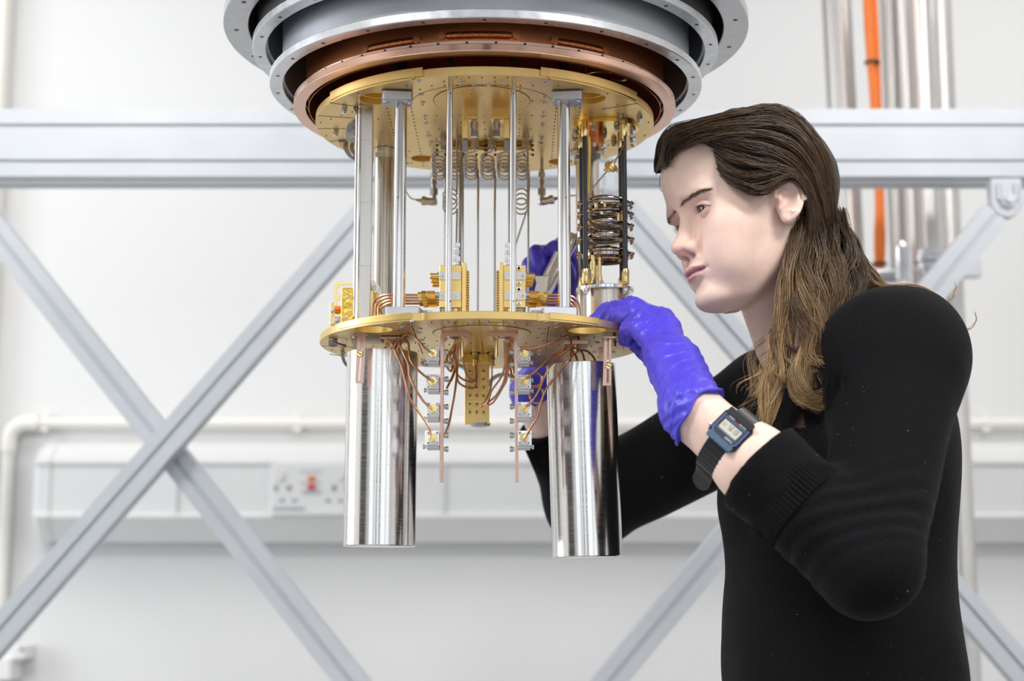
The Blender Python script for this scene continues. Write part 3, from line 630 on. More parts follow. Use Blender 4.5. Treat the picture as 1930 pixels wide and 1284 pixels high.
for px, lab, sgn in ((848, 'small loose coil behind the left thin rod', 1), (981, 'small loose coil beside the right thin rod', -1)):
    Yk = 1.80; c0 = P(px, 372, Yk); r = 14*Yk/FPX; t = thing('loose_coil', lab, 'coax line', c0, 'loose coax coils between the plates')
    pts = [c0+Vector((math.cos(2*pi*i/24)*r*0.98, (i/72-0.5)*0.012, math.sin(2*pi*i/24)*r*0.95-i/72*0.014+0.002)) for i in range(73)]
    pre = [XZ(px-sgn*(-13), Yk, ZU), XZ(px+sgn*13, Yk, P(px, 340, Yk).z)] if sgn > 0 else [XZ(px+13, Yk, ZU), XZ(px+14, Yk, P(px, 340, Yk).z)]
    MB().tube(pre+pts, 0.0011, 8).build('coil', 'coilst', t, smooth=60)
    MB().tube([pts[-1], XZ(px+sgn*12, Yk, P(px, 470, Yk).z), XZ(px+sgn*10, Yk, ZLT)], 0.0011, 8).build('tail', 'coilst', t)
# two plain thin tubes and two thick grey rods in the middle distance
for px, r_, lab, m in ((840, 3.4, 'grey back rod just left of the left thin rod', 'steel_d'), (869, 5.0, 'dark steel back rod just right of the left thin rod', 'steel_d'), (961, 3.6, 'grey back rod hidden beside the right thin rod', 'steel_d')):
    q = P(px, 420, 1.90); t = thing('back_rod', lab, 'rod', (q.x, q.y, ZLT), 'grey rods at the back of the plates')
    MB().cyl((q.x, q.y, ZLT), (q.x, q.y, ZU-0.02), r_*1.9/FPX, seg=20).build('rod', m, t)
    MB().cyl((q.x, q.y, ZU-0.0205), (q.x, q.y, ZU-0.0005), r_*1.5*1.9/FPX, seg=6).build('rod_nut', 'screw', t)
# connector bridge under the upper plate
def hanger(lab, px0, px1, pxs):
    Yh = PL(900, 205, ZU).y; t = thing('connector_hanger', lab, 'bracket', PL((px0+px1)/2, 215, ZU), 'gold connector brackets under the upper plate')
    a = P(px0, 222, Yh); b = P(px1, 228, Yh)
    MB().box(((a.x+b.x)/2, Yh, (a.z+b.z)/2), (b.x-a.x, 0.016, 0.0050), ch=0.0008).build('top_bar', 'gold_p', t)
    MB().box(((a.x+b.x)/2, Yh+0.002, (a.z+ZU)/2), ((b.x-a.x)*0.9, 0.010, ZU-a.z), ch=0.0006).build('web', 'gold', t)
    c = P(pxs, 244, Yh-0.003); w = 0.0065
    MB().box((c.x, Yh-0.003, c.z), (w, 0.010, 0.0230), ch=0.0006).build('leg_post', 'gold_p', t)
    c = P(pxs, 272, Yh); MB().box((c.x, Yh, c.z), (w, 0.006, 0.0170), ch=0.0006).build('lower_post', 'steel_d', t)
    px = (894 if px0 < 900 else 936)
    b = MB(); p = P(px, 229, Yh-0.004); b.cyl(p, p-Z*0.009, 0.0040, seg=16); b.cyl(p-Z*0.003, p-Z*0.0045, 0.0050, seg=16); b.cyl(p-Z*0.009, p-Z*0.011, 0.0030, seg=12); b.cyl(p-Z*0.011, p-Z*0.018, 0.0043, seg=6); b.build('bulkhead_connector', 'coilst', t)
hanger('left gold connector bracket under the middle of the upper plate', 872, 901, 877)
hanger('right gold connector bracket under the middle of the upper plate', 926, 960, 955)
t = thing('connector_rail', 'gold rail carrying the coiled lines under the upper plate', 'rail', P(905, 262, 1.868))
a = P(838, 278, 1.862); b = P(1004, 283, 1.862)
MB().box(((a.x+b.x)/2, 1.864, (a.z+b.z)/2), (b.x-a.x, 0.008, 0.005), ch=0.0006).build('bar', 'gold_p', t)
MB().box(((a.x+b.x)/2, 1.872, (a.z+ZU)/2), (b.x-a.x, 0.004, ZU-a.z), ch=0.0006).build('plate', 'gold', t)
for px in (832, 906, 925, 996):
    for i in range(5):
        for s in (-1, 1):
            q = P(px+s*8, 256+i*9, 1.858); MB().sph(q, 0.0018, 8).build('knurl', 'black', t)
# elbow connectors with curly leads
for px, sg, lab in ((818, -1, 'elbow connector hanging left of the left thin rod'), (1021, 1, 'elbow connector hanging beside the right thick rod')):
    Yk = 1.93; t = thing('elbow_connector', lab, 'connector', P(px, 380, Yk), 'elbow connectors under the upper plate')
    b = MB(); p = P(px, 322, Yk); b.cyl((p.x, Yk, ZU), p, 0.0022, seg=12); b.build('stem', 'coilst', t)
    b = MB(); e = sma(b, p+Z*0.002, -Z, 1.1); b.cyl(e, e-Z*0.002, 0.0028, seg=12); b.cyl(e-Z*0.002, e-Z*0.010, 0.0056, seg=6); b.cyl(e-Z*0.010, e-Z*0.016, 0.0036, seg=14); b.build('connector', 'coilst', t)
    q = e-Z*0.019; b = MB(); b.box(q, (0.009, 0.009, 0.008), ch=0.002); d = Vector((sg*0.95, -0.1, -sg*0.05+(-0.15 if sg < 0 else 0.35))).normalized() if False else Vector((sg, 0, 0.25 if sg > 0 else 0.12)).normalized()
    b.cyl(q, q+d*0.010, 0.0048, seg=16); b.cyl(q+d*0.010, q+d*0.015, 0.0058, seg=20); b.cyl(q+d*0.015, q+d*0.022, 0.0030, 0.0014, seg=14); b.build('elbow', 'coilst', t)
    f = q+d*0.02
    if sg < 0: pts = wiggle([f, f+Vector((-0.010, 0, 0.004)), f+Vector((-0.018, 0.0, 0.020)), f+Vector((-0.020, 0.0, 0.045)), Vector((f.x-0.012, f.y+0.004, ZU-0.004))], 8)
    else: pts = wiggle([f, f+Vector((0.010, 0, 0.003)), f+Vector((0.030, 0.0, 0.008)), Vector((f.x+0.035, f.y-0.01, ZU-0.01))], 8)
    MB().tube(pts, 0.0009, 8).build('lead', 'coilst', t)
# woven looms at the left
def loom(mb, pts, n, r, spread, seed):
    rr = random.Random(seed); base = wiggle(pts, 8)
    for i in range(n):
        o = (i/(n-1)-0.5)*spread; ph = rr.random()*6
        mb.tube([p+Vector((o*math.cos(0.4), o*0.6, o*math.sin(j*0.25)*0.5+math.sin(j*0.6+ph)*0.0003)) for j, p in enumerate(base)], r, 6)
Yk = 1.72
t = thing('wire_loom', 'bundle of thin silver wires looping beside the flat channel', 'wire loom', P(670, 240, Yk))
b = MB(); loom(b, [P(672, 203, Yk), P(682, 222, Yk), P(676, 228, Yk), P(661, 240, Yk), P(658, 257, Yk), P(670, 270, Yk), P(688, 271, Yk)], 8, 0.00055, 0.008, 1); b.build('loop', 'braid', t, smooth=60)
b = MB(); loom(b, [P(676, 203, Yk), P(684, 232, Yk+.004), P(690, 262, Yk+.01)], 6, 0.0005, 0.005, 2); b.build('strand', 'braid', t, smooth=60)
t = thing('braided_ribbon', 'woven grey ribbon cable hanging at the left rear of the upper plate', 'ribbon cable', P(640, 258, 1.86))
def ribbon(mb, pts, w, th, ax=Vector((1, 0, 0))):
    base = wiggle(pts, 10); R = []
    for i, p in enumerate(base):
        rib = 0.0006*(i % 2)
        R.append([p-ax*w/2-Yv*(th/2+rib), p+ax*w/2-Yv*(th/2+rib), p+ax*w/2+Yv*(th/2+rib), p-ax*w/2+Yv*(th/2+rib)])
    mb.rings(R)
b = MB(); ribbon(b, [P(648, 243, 1.86), P(641, 250, 1.855), P(640, 262, 1.85), P(645, 270, 1.85)], 0.007, 0.003); b.build('ribbon', 'braid', t, smooth=20)
b = MB(); ribbon(b, [P(652, 268, 1.87), P(652, 280, 1.865), P(660, 294, 1.86), P(672, 303, 1.86), P(680, 320, 1.86)], 0.006, 0.003); b.build('ribbon', 'braid', t, smooth=20)
b = MB(); ribbon(b, [P(662, 266, 1.88), P(664, 282, 1.875), P(672, 297, 1.87), P(680, 310, 1.87)], 0.005, 0.003); b.build('ribbon', 'braid', t, smooth=20)
# hex bolts under the upper plate, left side and around the right flange
def hexbolts(t, lst, z, r=0.0042, h=0.0075, m='screw'):
    base = None
    for px, py in lst:
        x, y = pxy(px, py, z)
        if base is None:
            o = Vector((x, y, z)); b = MB(); b.cyl(o+Z*0.0006, o-Z*0.0012, r*1.12, seg=20); b.cyl(o-Z*0.0010, o-Z*h*0.72, r, seg=6); b.cyl(o-Z*h*0.7, o-Z*h, r*0.66, seg=14)
            base = b.build('hex_bolt', m, t); b0 = (x, y)
        else: inst(base, 'hex_bolt', t, (x-b0[0], y-b0[1], 0))
hexbolts(tU, [(649, 203), (633, 246), (666, 246), (674, 258), (1171, 221), (1205, 221)], ZU, 0.0034, 0.007)

# ---------------------------------------------------------------- right hand heat exchanger column
zf = ZU-0.0045; fc = PL(1141, 246, zf)
t = thing('column_flange', 'round gold flange with hex bolts at the top of the right column', 'flange', (fc.x, fc.y, zf))
MB().cyl((fc.x, fc.y, zf), (fc.x, fc.y, ZU), 0.0385, seg=72).build('flange_disc', 'gold_b', t, bevel=0.0004)
hexbolts(t, [(1085, 244), (1119, 235), (1163, 235), (1192, 244), (1083, 255), (1192, 258), (1193, 266), (1138, 250), (1157, 265)], zf, 0.0038, 0.0080)
cc = PL(1122, 250, zf)
b = MB(); b.prof((cc.x, cc.y, zf), -Z, [(0, 0.0105), (0.004, 0.0105), (0.004, 0.0115), (0.0055, 0.0115), (0.0055, 0.0105), (0.014, 0.0105), (0.014, 0.012), (0.016, 0.012)], 40); b.build('copper_stub', 'cop', t)
for k in range(6):
    a = k*pi/3+0.3; o = Vector((cc.x+0.012*math.cos(a), cc.y+0.012*math.sin(a), zf-0.016)); MB().cyl(o, o-Z*0.004, 0.0026, seg=6).build('stub_nut', 'screw', t)
# bottom pot
zp = P(1142, 545, 1.74).z; pc2 = Vector((P(1140, 545, 1.775).x, 1.775, P(1140, 548, 1.775).z)); zp = pc2.z
t = thing('still_pot', 'round steel pot with a wide flange above the gloved hand', 'pot', (pc2.x, pc2.y, ZLT))
MB().prof((pc2.x, pc2.y, zp-0.0022), Z, [(0, 0.0325), (0.0005, 0.033), (0.0038, 0.033), (0.0043, 0.0325)], 64).build('pot_flange', 'steel', t)
MB().cyl((pc2.x+0.001, pc2.y, ZLT), (pc2.x+0.001, pc2.y, zp-0.002), 0.0262, seg=64).build('pot_body', 'steel_w', t)
rods = []
for px, pyc, back in ((1103, 0, 0), (1177.5, 0, 0), (1171, 0, 1), (1097, 0, 1)):
    Yr = 1.752 if not back else 1.800
    if px == 1097: Yr = 1.800
    x = P(px, 400, Yr).x
    t2 = thing('black_standoff_rod', {1103: 'front black rod left of the steel coil stack', 1177.5: 'front black rod right of the steel coil stack', 1171: 'rear black rod at the right of the steel coil stack', 1097: 'rear black rod at the left of the steel coil stack'}[px], 'rod', (x, Yr, zp), 'black rods around the coil stack')
    za, zb_ = zf, zp+0.002
    MB().cyl((x, Yr, zb_+0.012), (x, Yr, za-0.012), 0.0029, seg=18).build('rod', 'black', t2)
    MB().prof((x, Yr, za), -Z, [(0, 0.0036), (0.001, 0.0040), (0.0175, 0.0040), (0.019, 0.0034)], 18).build('gold_sleeve', 'brass', t2)
    MB().prof((x, Yr, zb_+0.0005), Z, [(0, 0.0038), (0.001, 0.0043), (0.0160, 0.0043), (0.018, 0.0034)], 18).build('gold_sleeve', 'brass', t2)
    if not back:
        MB().cyl((x, Yr, zp-0.0022), (x, Yr, zp-0.0055), 0.0042, seg=20).build('washer', 'screw', t2); MB().cyl((x, Yr, zp-0.0055), (x, Yr, zp-0.0085), 0.0033, seg=6).build('nut', 'screw', t2)
# coil stack: spiral steel discs
stc = Vector((P(1141, 430, 1.777).x, 1.777, 0))
t = thing('coil_stack', 'stack of five dark steel spiral discs on the black rods', 'heat exchanger', (stc.x, stc.y, P(1141, 490, 1.777).z))
for k, py in enumerate((385, 405, 427, 452, 480)):
    zk = P(1141, py, 1.777).z
    pts = []
    tr = 3 if k < 4 else 4
    for i in range(tr*48+1):
        a = 2*pi*i/48+k*1.3; rr = 0.0268-0.0046*i/48; pts.append(Vector((stc.x+rr*math.cos(a), stc.y+rr*math.sin(a), zk+0.0012*math.sin(a*0.5+k)+(i/48)*0.0016)))
    d = MB().tube(pts, 0.0026, 10).build('spiral_disc', 'nickel', t, smooth=60)
    MB().lathe((stc.x, stc.y, zk), [(0.0276, -0.0016), (0.0290, -0.0004), (0.0290, 0.0010), (0.0262, 0.0018), (0.0205, 0.0005), (0.0205, -0.001)], 64).build('disc_rim', 'nickel', d)
    for sx in (-1, 1):
        for sy in (-0.4, 0.5):
            o = Vector((stc.x+sx*0.0285, stc.y+sy*0.02, zk-0.001)); MB().prof(o, Vector((sx, 0, 0.1)), [(0, 0.0030), (0.0025, 0.0024), (0.004, 0.0008)], 14).build('ear', 'nickel', d)
    for px in ((1124, 1140) if k == 0 else (1166, 1174) if k == 1 else ()):
        q = P(px, py+8, 1.757); MB().cyl(q+Z*0.006, q-Z*0.005, 0.0021, seg=12).build('brass_pin', 'brass', t)
MB().lathe((stc.x, stc.y, P(1141, 488, 1.777).z), [(0.0275, 0), (0.0275, 0.004), (0.023, 0.004), (0.0225, -0.003), (0.0245, -0.003)], 64).build('bottom_cup', 'nickel', t)
for px, py0, py1, nm in ((1130, 479, 535, 'straight'), ):
    a = P(px, py0, 1.757); b_ = Vector((a.x, a.y, zp+0.002)); MB().cyl(a, b_, 0.0022, seg=14).build('brass_tube', 'brass', t); MB().cyl(b_, b_+Z*0.010, 0.0032, seg=14).build('ferrule', 'brass', t); MB().cyl(b_-Z*0.001, b_+Z*0.0055, 0.0050, seg=6).build('hex_base', 'screw', t)
    MB().cyl(a-Z*0.006, a+Z*0.003, 0.0028, seg=14).build('ferrule', 'brass', t)
pts = wiggle([P(1118, 480, 1.757), P(1118.5, 500, 1.757), P(1118, 518, 1.757), P(1115, 530, 1.757), P(1108, 536, 1.76), P(1098, 538, 1.765)], 6)
MB().tube(pts, 0.0022, 12).build('bent_tube', 'brass', t); MB().cyl(P(1118, 493, 1.757), P(1118, 508, 1.757), 0.0033, seg=14).build('ferrule', 'brass', t)
p = P(1109.5, 300, 1.765)
t = thing('gold_tube', 'straight gold tube between the right flange and the coil stack', 'tube', (p.x, 1.765, P(1109, 378, 1.765).z))
MB().cyl((p.x, 1.765, P(1109, 380, 1.765).z), (p.x, 1.765, zf-0.015), 0.0024, seg=16).build('tube', 'gold_b', t)
MB().cyl((p.x, 1.765, P(1109, 376, 1.765).z), (p.x, 1.765, P(1109, 366, 1.765).z), 0.0030, seg=16).build('ferrule', 'brass', t)
# slanting capillary with inline filter
t = thing('capillary_filter', 'slanted thin steel capillary with a small brass filter', 'filter', P(1152, 313, 1.75))
a = P(1175, 276, 1.75); bq = P(1152, 313, 1.75); cq = P(1122, 349, 1.75); dq = P(1112, 363, 1.75); eq = P(1109, 380, 1.752)
MB().tube(wiggle([P(1172, 256, 1.75), a, bq, cq, dq, eq], 6), 0.0009, 8).build('capillary', 'coilst', t)
dd = (a-bq).normalized(); b = MB(); b.prof(bq-dd*0.0075, dd, [(0, 0.0020), (0.003, 0.0020), (0.003, 0.0066), (0.0052, 0.0066), (0.0052, 0.0078), (0.0072, 0.0078), (0.0072, 0.0066), (0.0098, 0.0066), (0.0098, 0.0022), (0.014, 0.0022)], 26); b.build('filter_body', 'brass', t)
for s in (-1, 1): MB().cyl(bq+Vector((s*0.005, 0.0, -0.004)), bq+Vector((s*0.008, 0, -0.006)), 0.0024, seg=6).build('filter_nut', 'brass', t)
MB().cyl(P(1172, 262, 1.75), P(1172, 236, 1.75), 0.0026, seg=14).build('gold_sleeve', 'brass', t)

# ---------------------------------------------------------------- gold switch blocks on the lower plate
def block(lab, mir, x0, x1, Yb):
    def q(px, py, Y=Yb): return P((1819-px) if mir else px, py, Y)
    fx0, fx1 = sorted((q(828, 540).x, q(870, 540).x)); sgn = -1 if mir else 1
    zt, zb0 = q(850, 500).z, q(850, 580).z
    t = thing('gold_switch_block', lab, 'microwave switch', ((fx0+fx1)/2, Yb, ZLT), 'gold blocks with grey modules')
    D = 0.024
    MB().box(((fx0+fx1)/2, Yb+D/2, (zt+zb0)/2), (fx1-fx0, D, zt-zb0), ch=0.0006).build('block_body', 'gold_p', t)
    ex = fx1 if not mir else fx0; MB().box((ex+sgn*0.0026, Yb+D/2+0.001, (zt+zb0)/2-0.004), (0.0046, D+0.003, zt-zb0+0.014), ch=0.0004).build('end_plate', 'gold_p', t)
    for py0, py1 in ((512, 528), (549.5, 566)):
        za, zb1 = q(850, py0).z, q(850, py1).z; a0, a1 = sorted((q(827.5, 520).x, q(868.5, 520).x))
        m_ = MB().box(((a0+a1)/2, Yb+0.0035, (za+zb1)/2), (a1-a0, 0.0095, za-zb1), ch=0.0004).build('grey_module', 'greybox', t)
        s = q(834, (py0+py1)/2, Yb-0.0012); MB().cyl(s-Yv*0.0006, s+Yv*0.001, 0.0019, seg=16).build('module_screw', 'screw', m_); MB().cyl(s-Yv*0.0007, s, 0.0007, seg=6).build('recess', 'holeg', m_)
        lb = q(856, (py0+py1)/2, Yb-0.0013)
        if py0 > 540:
            ln = MB()
            for i in range(3): ln.box(lb+Vector((0, 0, (i-1)*0.0019)), (0.0075, 0.0002, 0.0004))
            ln.build('printed_lines', 'steel_w', m_)
    for py in (506, 535, 546, 574):
        if not mir: continue
        s = q(1819-978, py, Yb); MB().prof(s+Yv*0.0004, -Yv, [(0, 0.0025), (0.0012, 0.0025), (0.0014, 0.0022), (0.0014, 0.0013), (0.0004, 0.0012)], 16).build('cap_screw', 'screw', t)
    # foot with dark fins
    MB().box(((fx0+fx1)/2+sgn*-0.001, Yb+D/2, (zb0+ZLT)/2), ((fx1-fx0)*0.74, D*0.8, zb0-ZLT), ch=0.0005).build('foot', 'brass', t)
    for i in range(4): MB().box(((fx0+fx1)/2-sgn*0.004, Yb+D/2-0.001, zb0-0.0012-i*0.0017), ((fx1-fx0)*0.6, D*0.86, 0.0007)).build('fin', 'steel_d', t)
    # knurled pins on the inner side
    kb = MB()
    kx = ex+sgn*0.0050
    for i in range(17): 
        z = zt-0.006-i*0.0028
        for yy in (0.004, 0.010, 0.016): kb.prof((kx, Yb+yy, z), Vector((sgn, 0, 0)), [(0, 0.0012), (0.0022, 0.0012), (0.0028, 0.0007)], 8)
    tag(kb.build('knurled_pins', 'brass', t), kind='stuff')
    # three bare stubs
    for i in range(3):
        s = q(827+i*2.2, 521+i*7.2, Yb+0.004+i*0.005); dv = Vector((-sgn, 0, 0))
        b = MB(); b.prof(s, dv, [(0, 0.0046), (0.0012, 0.0046), (0.0012, 0.0034), (0.0090, 0.0034), (0.0094, 0.003), (0.0094, 0.0018), (0.006, 0.0016)], 18); b.build('stub_connector', 'gold_b', t)
    # four gold nuts with copper leads
    for i in range(4):
        s = q(827+i*1.2, 556+i*5.4, Yb+0.002+i*0.0065); dv = Vector((-sgn, 0, 0))
        b = MB(); b.prof(s, dv, [(0, 0.0028), (0.0045, 0.0028)], 14); b.build('ferrule', 'screw', t)
        b = MB(); b.cyl(s+dv*0.0040, s+dv*0.0125, 0.0046, seg=6, rot=0.3*i); b.cyl(s+dv*0.0122, s+dv*0.0140, 0.0038, seg=16); b.cyl(s+dv*0.0138, s+dv*0.0185, 0.0044, seg=6, rot=0.2); b.cyl(s+dv*0.0185, s+dv*0.0225, 0.0034, seg=6); b.build('hex_nut', 'gold_b', t)
        e = s+dv*0.0225
        L = 0.034 if not mir else 0.020
        pts = wiggle([e, e+dv*L*0.6, e+dv*L+Vector((0, 0, 0)), e+dv*(L+0.009)+Vector((0, 0.002, -0.003-0.001*i)), e+dv*(L+0.014-0.002*i)+Vector((0, 0.004, -0.010)), Vector((e.x+dv.x*(L+0.016-0.003*i), e.y+0.006, ZLT))], 6)
        MB().tube(pts, 0.0013, 8).build('copper_lead', 'cop_c', t)
    # top connector
    b = MB(); s = q(861, 500, Yb+0.010); e = sma(b, s, Z, 0.95); b.cyl(e, e+Z*0.004, 0.0040, seg=6); b.build('top_connector', 'alu', t)
    b = MB(); b.cyl((s.x+sgn*0.001, Yb+0.010, ZLT), (s.x+sgn*0.001, Yb+0.010, ZLT+0.006), 0.0050, seg=6); b.build('foot_bolt', 'screw', t)
block('left gold block with grey modules and connectors', False, 828, 877, 1.675)
block('right gold block with grey modules and connectors', True, 943, 998, 1.675)

# ---------------------------------------------------------------- gold and foil bracket at the left of the lower plate
Yk = 1.71; fo = P(660, 600, Yk)
t = thing('foil_wrapped_block', 'block wrapped in crinkled gold foil beside the flat channel', 'sensor block', (fo.x, Yk, ZLT))
def pb(x0, y0, x1, y1, Y, D): a = P(x0, y0, Y); b = P(x1, y1, Y); return ((a.x+b.x)/2, Y+D/2, (a.z+b.z)/2), (abs(b.x-a.x), D, abs(a.z-b.z))
c, s = pb(643, 546, 666, 606, Yk, 0.012); s = (s[0], s[1], s[2]+0.004); MB().box(c, s, ch=0.001).build('foil_face', 'foil', t)
c, s = pb(666, 547, 704, 603, Yk+0.002, 0.012); MB().box(c, s, ch=0.0008).build('block_side', 'gold_p', t)
for px, py in ((653, 560), (652.5, 597)):
    q = P(px, py, Yk-0.0002); MB().cyl(q-Yv*0.001, q+Yv*0.001, 0.0017, seg=14).build('face_screw', 'screw', t)
t = thing('gold_angle_frame', 'thin pale gold notched frame behind the foil block', 'bracket', P(640, 608, 1.745))
Yk2 = 1.745
def poly_px(lst, Y, D, name, m, t):
    pts = [P(x, y, Y) for x, y in lst]; return MB().rings([[p for p in pts], [p+Yv*D for p in pts]]).build(name, m, t)
poly_px([(630, 532), (671, 532), (671, 536.5), (639, 537), (638, 542), (635, 543), (635, 555), (641, 557), (641, 564), (635, 566), (635, 578), (640, 579), (640, 604), (630, 606)], Yk2, 0.003, 'frame', 'brass', t)
c, s = pb(622, 571, 630, 612, Yk2+0.004, 0.010); MB().box(c, s, ch=0.0006).build('side_post', 'gold_p', t)
c, s = pb(629, 597, 642, 609, Yk2-0.004, 0.004); MB().box(c, s, ch=0.0005).build('grey_tab', 'alu_d', t)
q = P(625.5, 584, Yk2-0.001); MB().cyl(q-Yv*0.001, q+Yv*0.006, 0.0022, seg=6).build('bolt', 'screw', t)
q = P(634, 603, Yk2-0.005); MB().cyl(q-Yv*0.0015, q+Yv*0.001, 0.0016, seg=12).build('bolt', 'screw', t)
q = P(638, 584, Yk2-0.002); MB().cyl(q-X*0.004, q+X*0.003, 0.0044, seg=6).build('amber_connector', 'orangep', t)
t = thing('gold_tab', 'upright gold tab with a screw right of the flat channel', 'tab', P(712, 600, 1.735))
poly_px([(702, 551), (718, 552), (718.5, 590), (706, 600), (698, 602), (698, 551)], 1.735, 0.002, 'plate', 'gold_p', t)
q = P(710, 565.5, 1.7345); MB().cyl(q-Yv*0.001, q+Yv*0.001, 0.0018, seg=14).build('screw', 'screw', t)
t = thing('wire_loom', 'silver wires curving down to the lower plate beside the gold tab', 'wire loom', P(706, 600, 1.725))
b = MB(); loom(b, [P(698, 528, 1.725), P(704, 540, 1.725), P(700, 560, 1.725), P(705, 585, 1.725), P(711, 600, 1.73)], 6, 0.0005, 0.006, 5); b.build('strand', 'braid', t)
b = MB(); loom(b, [P(700, 527, 1.73), P(712, 545, 1.73), P(720, 566, 1.73), P(722, 595, 1.73)], 3, 0.0006, 0.003, 6); b.build('strand', 'braid', t)

# ---------------------------------------------------------------- magnetic shield cans
def can(lab, ptop, pbot, Y, r, m='steel_b'):
    a = P(*ptop, Y-r); b = P(*pbot, Y-r); a.y = b.y = Y
    a = XZ(ptop[0], Y, P(ptop[0], ptop[1], Y-r).z); b = XZ(pbot[0], Y, P(pbot[0], pbot[1], Y-r).z)
    t = thing('steel_can', lab, 'shield can', b, 'brushed steel cans under the lower plate'); d = (a-b).normalized(); L = (a-b).length
    MB().prof(b, d, [(0.0006, 0.004), (0, r*0.6), (0, r-0.0010), (0.0012, r), (L-0.0005, r), (L, r-0.0004), (L, r-0.0018), (L-0.03, r-0.0018), (L-0.03, 0.004)], 128).build('can_body', m, t, smooth=30)
    q = P(ptop[0]+(-58 if ptop[0] > 900 else 60), ptop[1]+14, Y-r*0.5)
    return t, a, b
tc1, a1_, b1_ = can('left brushed steel can hanging under the lower gold plate', (721.5, 656), (715, 1028.5), 1.775, 0.0402)
tc2, a2_, b2_ = can('right brushed steel can hanging under the lower gold plate', (1095, 680), (1107, 1049.5), 1.765, 0.0388)
q = P(780, 672, 1.757); MB().cyl(q, q+Vector((-0.003, 0.006, 0)), 0.0012, seg=10).build('vent_hole', 'holeg', tc1)
q = P(1046, 694, 1.7425); MB().cyl(q, q+Vector((0.004, 0.004, 0)), 0.0014, seg=10).build('vent_hole', 'holeg', tc2)

# ---------------------------------------------------------------- slotted copper straps
def strap(lab, pts_o, slot, scr, top, Y, cols='cop_b'):
    t = thing('slotted_copper_strap', lab, 'copper strap', P(*scr, Y), 'slotted copper straps')
    ol = [P(x, y, Y) for x, y in pts_o]; sl = [P(x, y, Y) for x, y in slot]
    # outline with the slot cut out (bridge of quads)
    mb = MB(); n = 4; D = 0.0028
    for dy0, dy1 in ((0, D),):
        for i in range(4):
            j = (i+1) % 4; A = [ol[i], ol[j], sl[j], sl[i]]; mb.rings([A, [p+Yv*D for p in A]])
    mb.build('strap', cols, t, smooth=0)
    a, b = P(*top[0], Y), P(*top[1], Y); MB().box(((a.x+b.x)/2, Y+0.006, (a.z+b.z)/2), (b.x-a.x, 0.018, abs(a.z-b.z)), ch=0.0006).build('top_flange', cols, t)
    q = P(*scr, Y); MB().prof(q+Yv*0.001, -Yv, [(0, 0.0038), (0.003, 0.0038), (0.0036, 0.003)], 20).build('brass_screw', 'brass', t)
    MB().box(q-Yv*0.0027, (0.0055, 0.0006, 0.0008), R=Matrix.Rotation(0.5, 3, 'Y')).build('screw_slot', 'holeg', t)
    q = P(top[0][0]+8, top[1][1]+1.5, Y); MB().sph(q, 0.0022, 10).build('solder_bead', 'brass', t)
    return t
strap('slotted copper strap in front of the left steel can', [(673.5, 633), (690, 633), (685, 722), (669, 722)], [(680.5, 640), (684, 640), (678.5, 718), (674, 718)], (678.5, 667.5), ((659, 628.5), (695, 633.5)), 1.722)
strap('slotted copper strap in front of the right steel can', [(1139, 640), (1152, 640), (1152, 727), (1136, 727)], [(1145, 643), (1147.5, 643), (1147.5, 722), (1143, 722)], (1147, 690.5), ((1136, 634), (1170, 639)), 1.712)
c = P(1131, 665, 1.75); t = thing('copper_link', 'short copper link plate behind the right slotted strap', 'copper strap', c)
poly_px([(1128, 654), (1137, 654), (1137, 684), (1130, 684), (1129, 662), (1123, 662)], 1.75, 0.003, 'plate', 'cop_b', t)
c = P(1158, 640, 1.73); MB().cyl(c+Z*0.006, c-Z*0.008, 0.0022, seg=6).build('brass_nut', 'brass', t)
# copper clamp plates under the lower plate
def clampplate(lab, x0, y0, x1, y1, Y, D, studs):
    t = thing('copper_clamp_plate', lab, 'clamp plate', P((x0+x1)/2, y1, Y), 'copper clamp plates')
    c, s = pb(x0, y0, x1, y1, Y, D); MB().box(c, s, ch=0.0006).build('plate', 'cop_b', t)
    for px, r in studs:
        q = P(px, y1, Y+D*0.3); MB().cyl(q+Z*0.001, q-Z*0.009, r, seg=14).build('stud', 'brass', t)
    MB().cyl((c[0], c[1], c[2]), (c[0], c[1], ZL), 0.004, seg=14).build('post', 'steel_d', t)
clampplate('copper clamp plate over the left steel can', 716, 634, 768, 639, 1.725, 0.03, ((728, 0.0024), (733, 0.0014), (752, 0.0018)))
clampplate('copper clamp plate over the right steel can', 1063, 641, 1110, 649, 1.730, 0.03, ((1084, 0.0036), (1084, 0.002)))

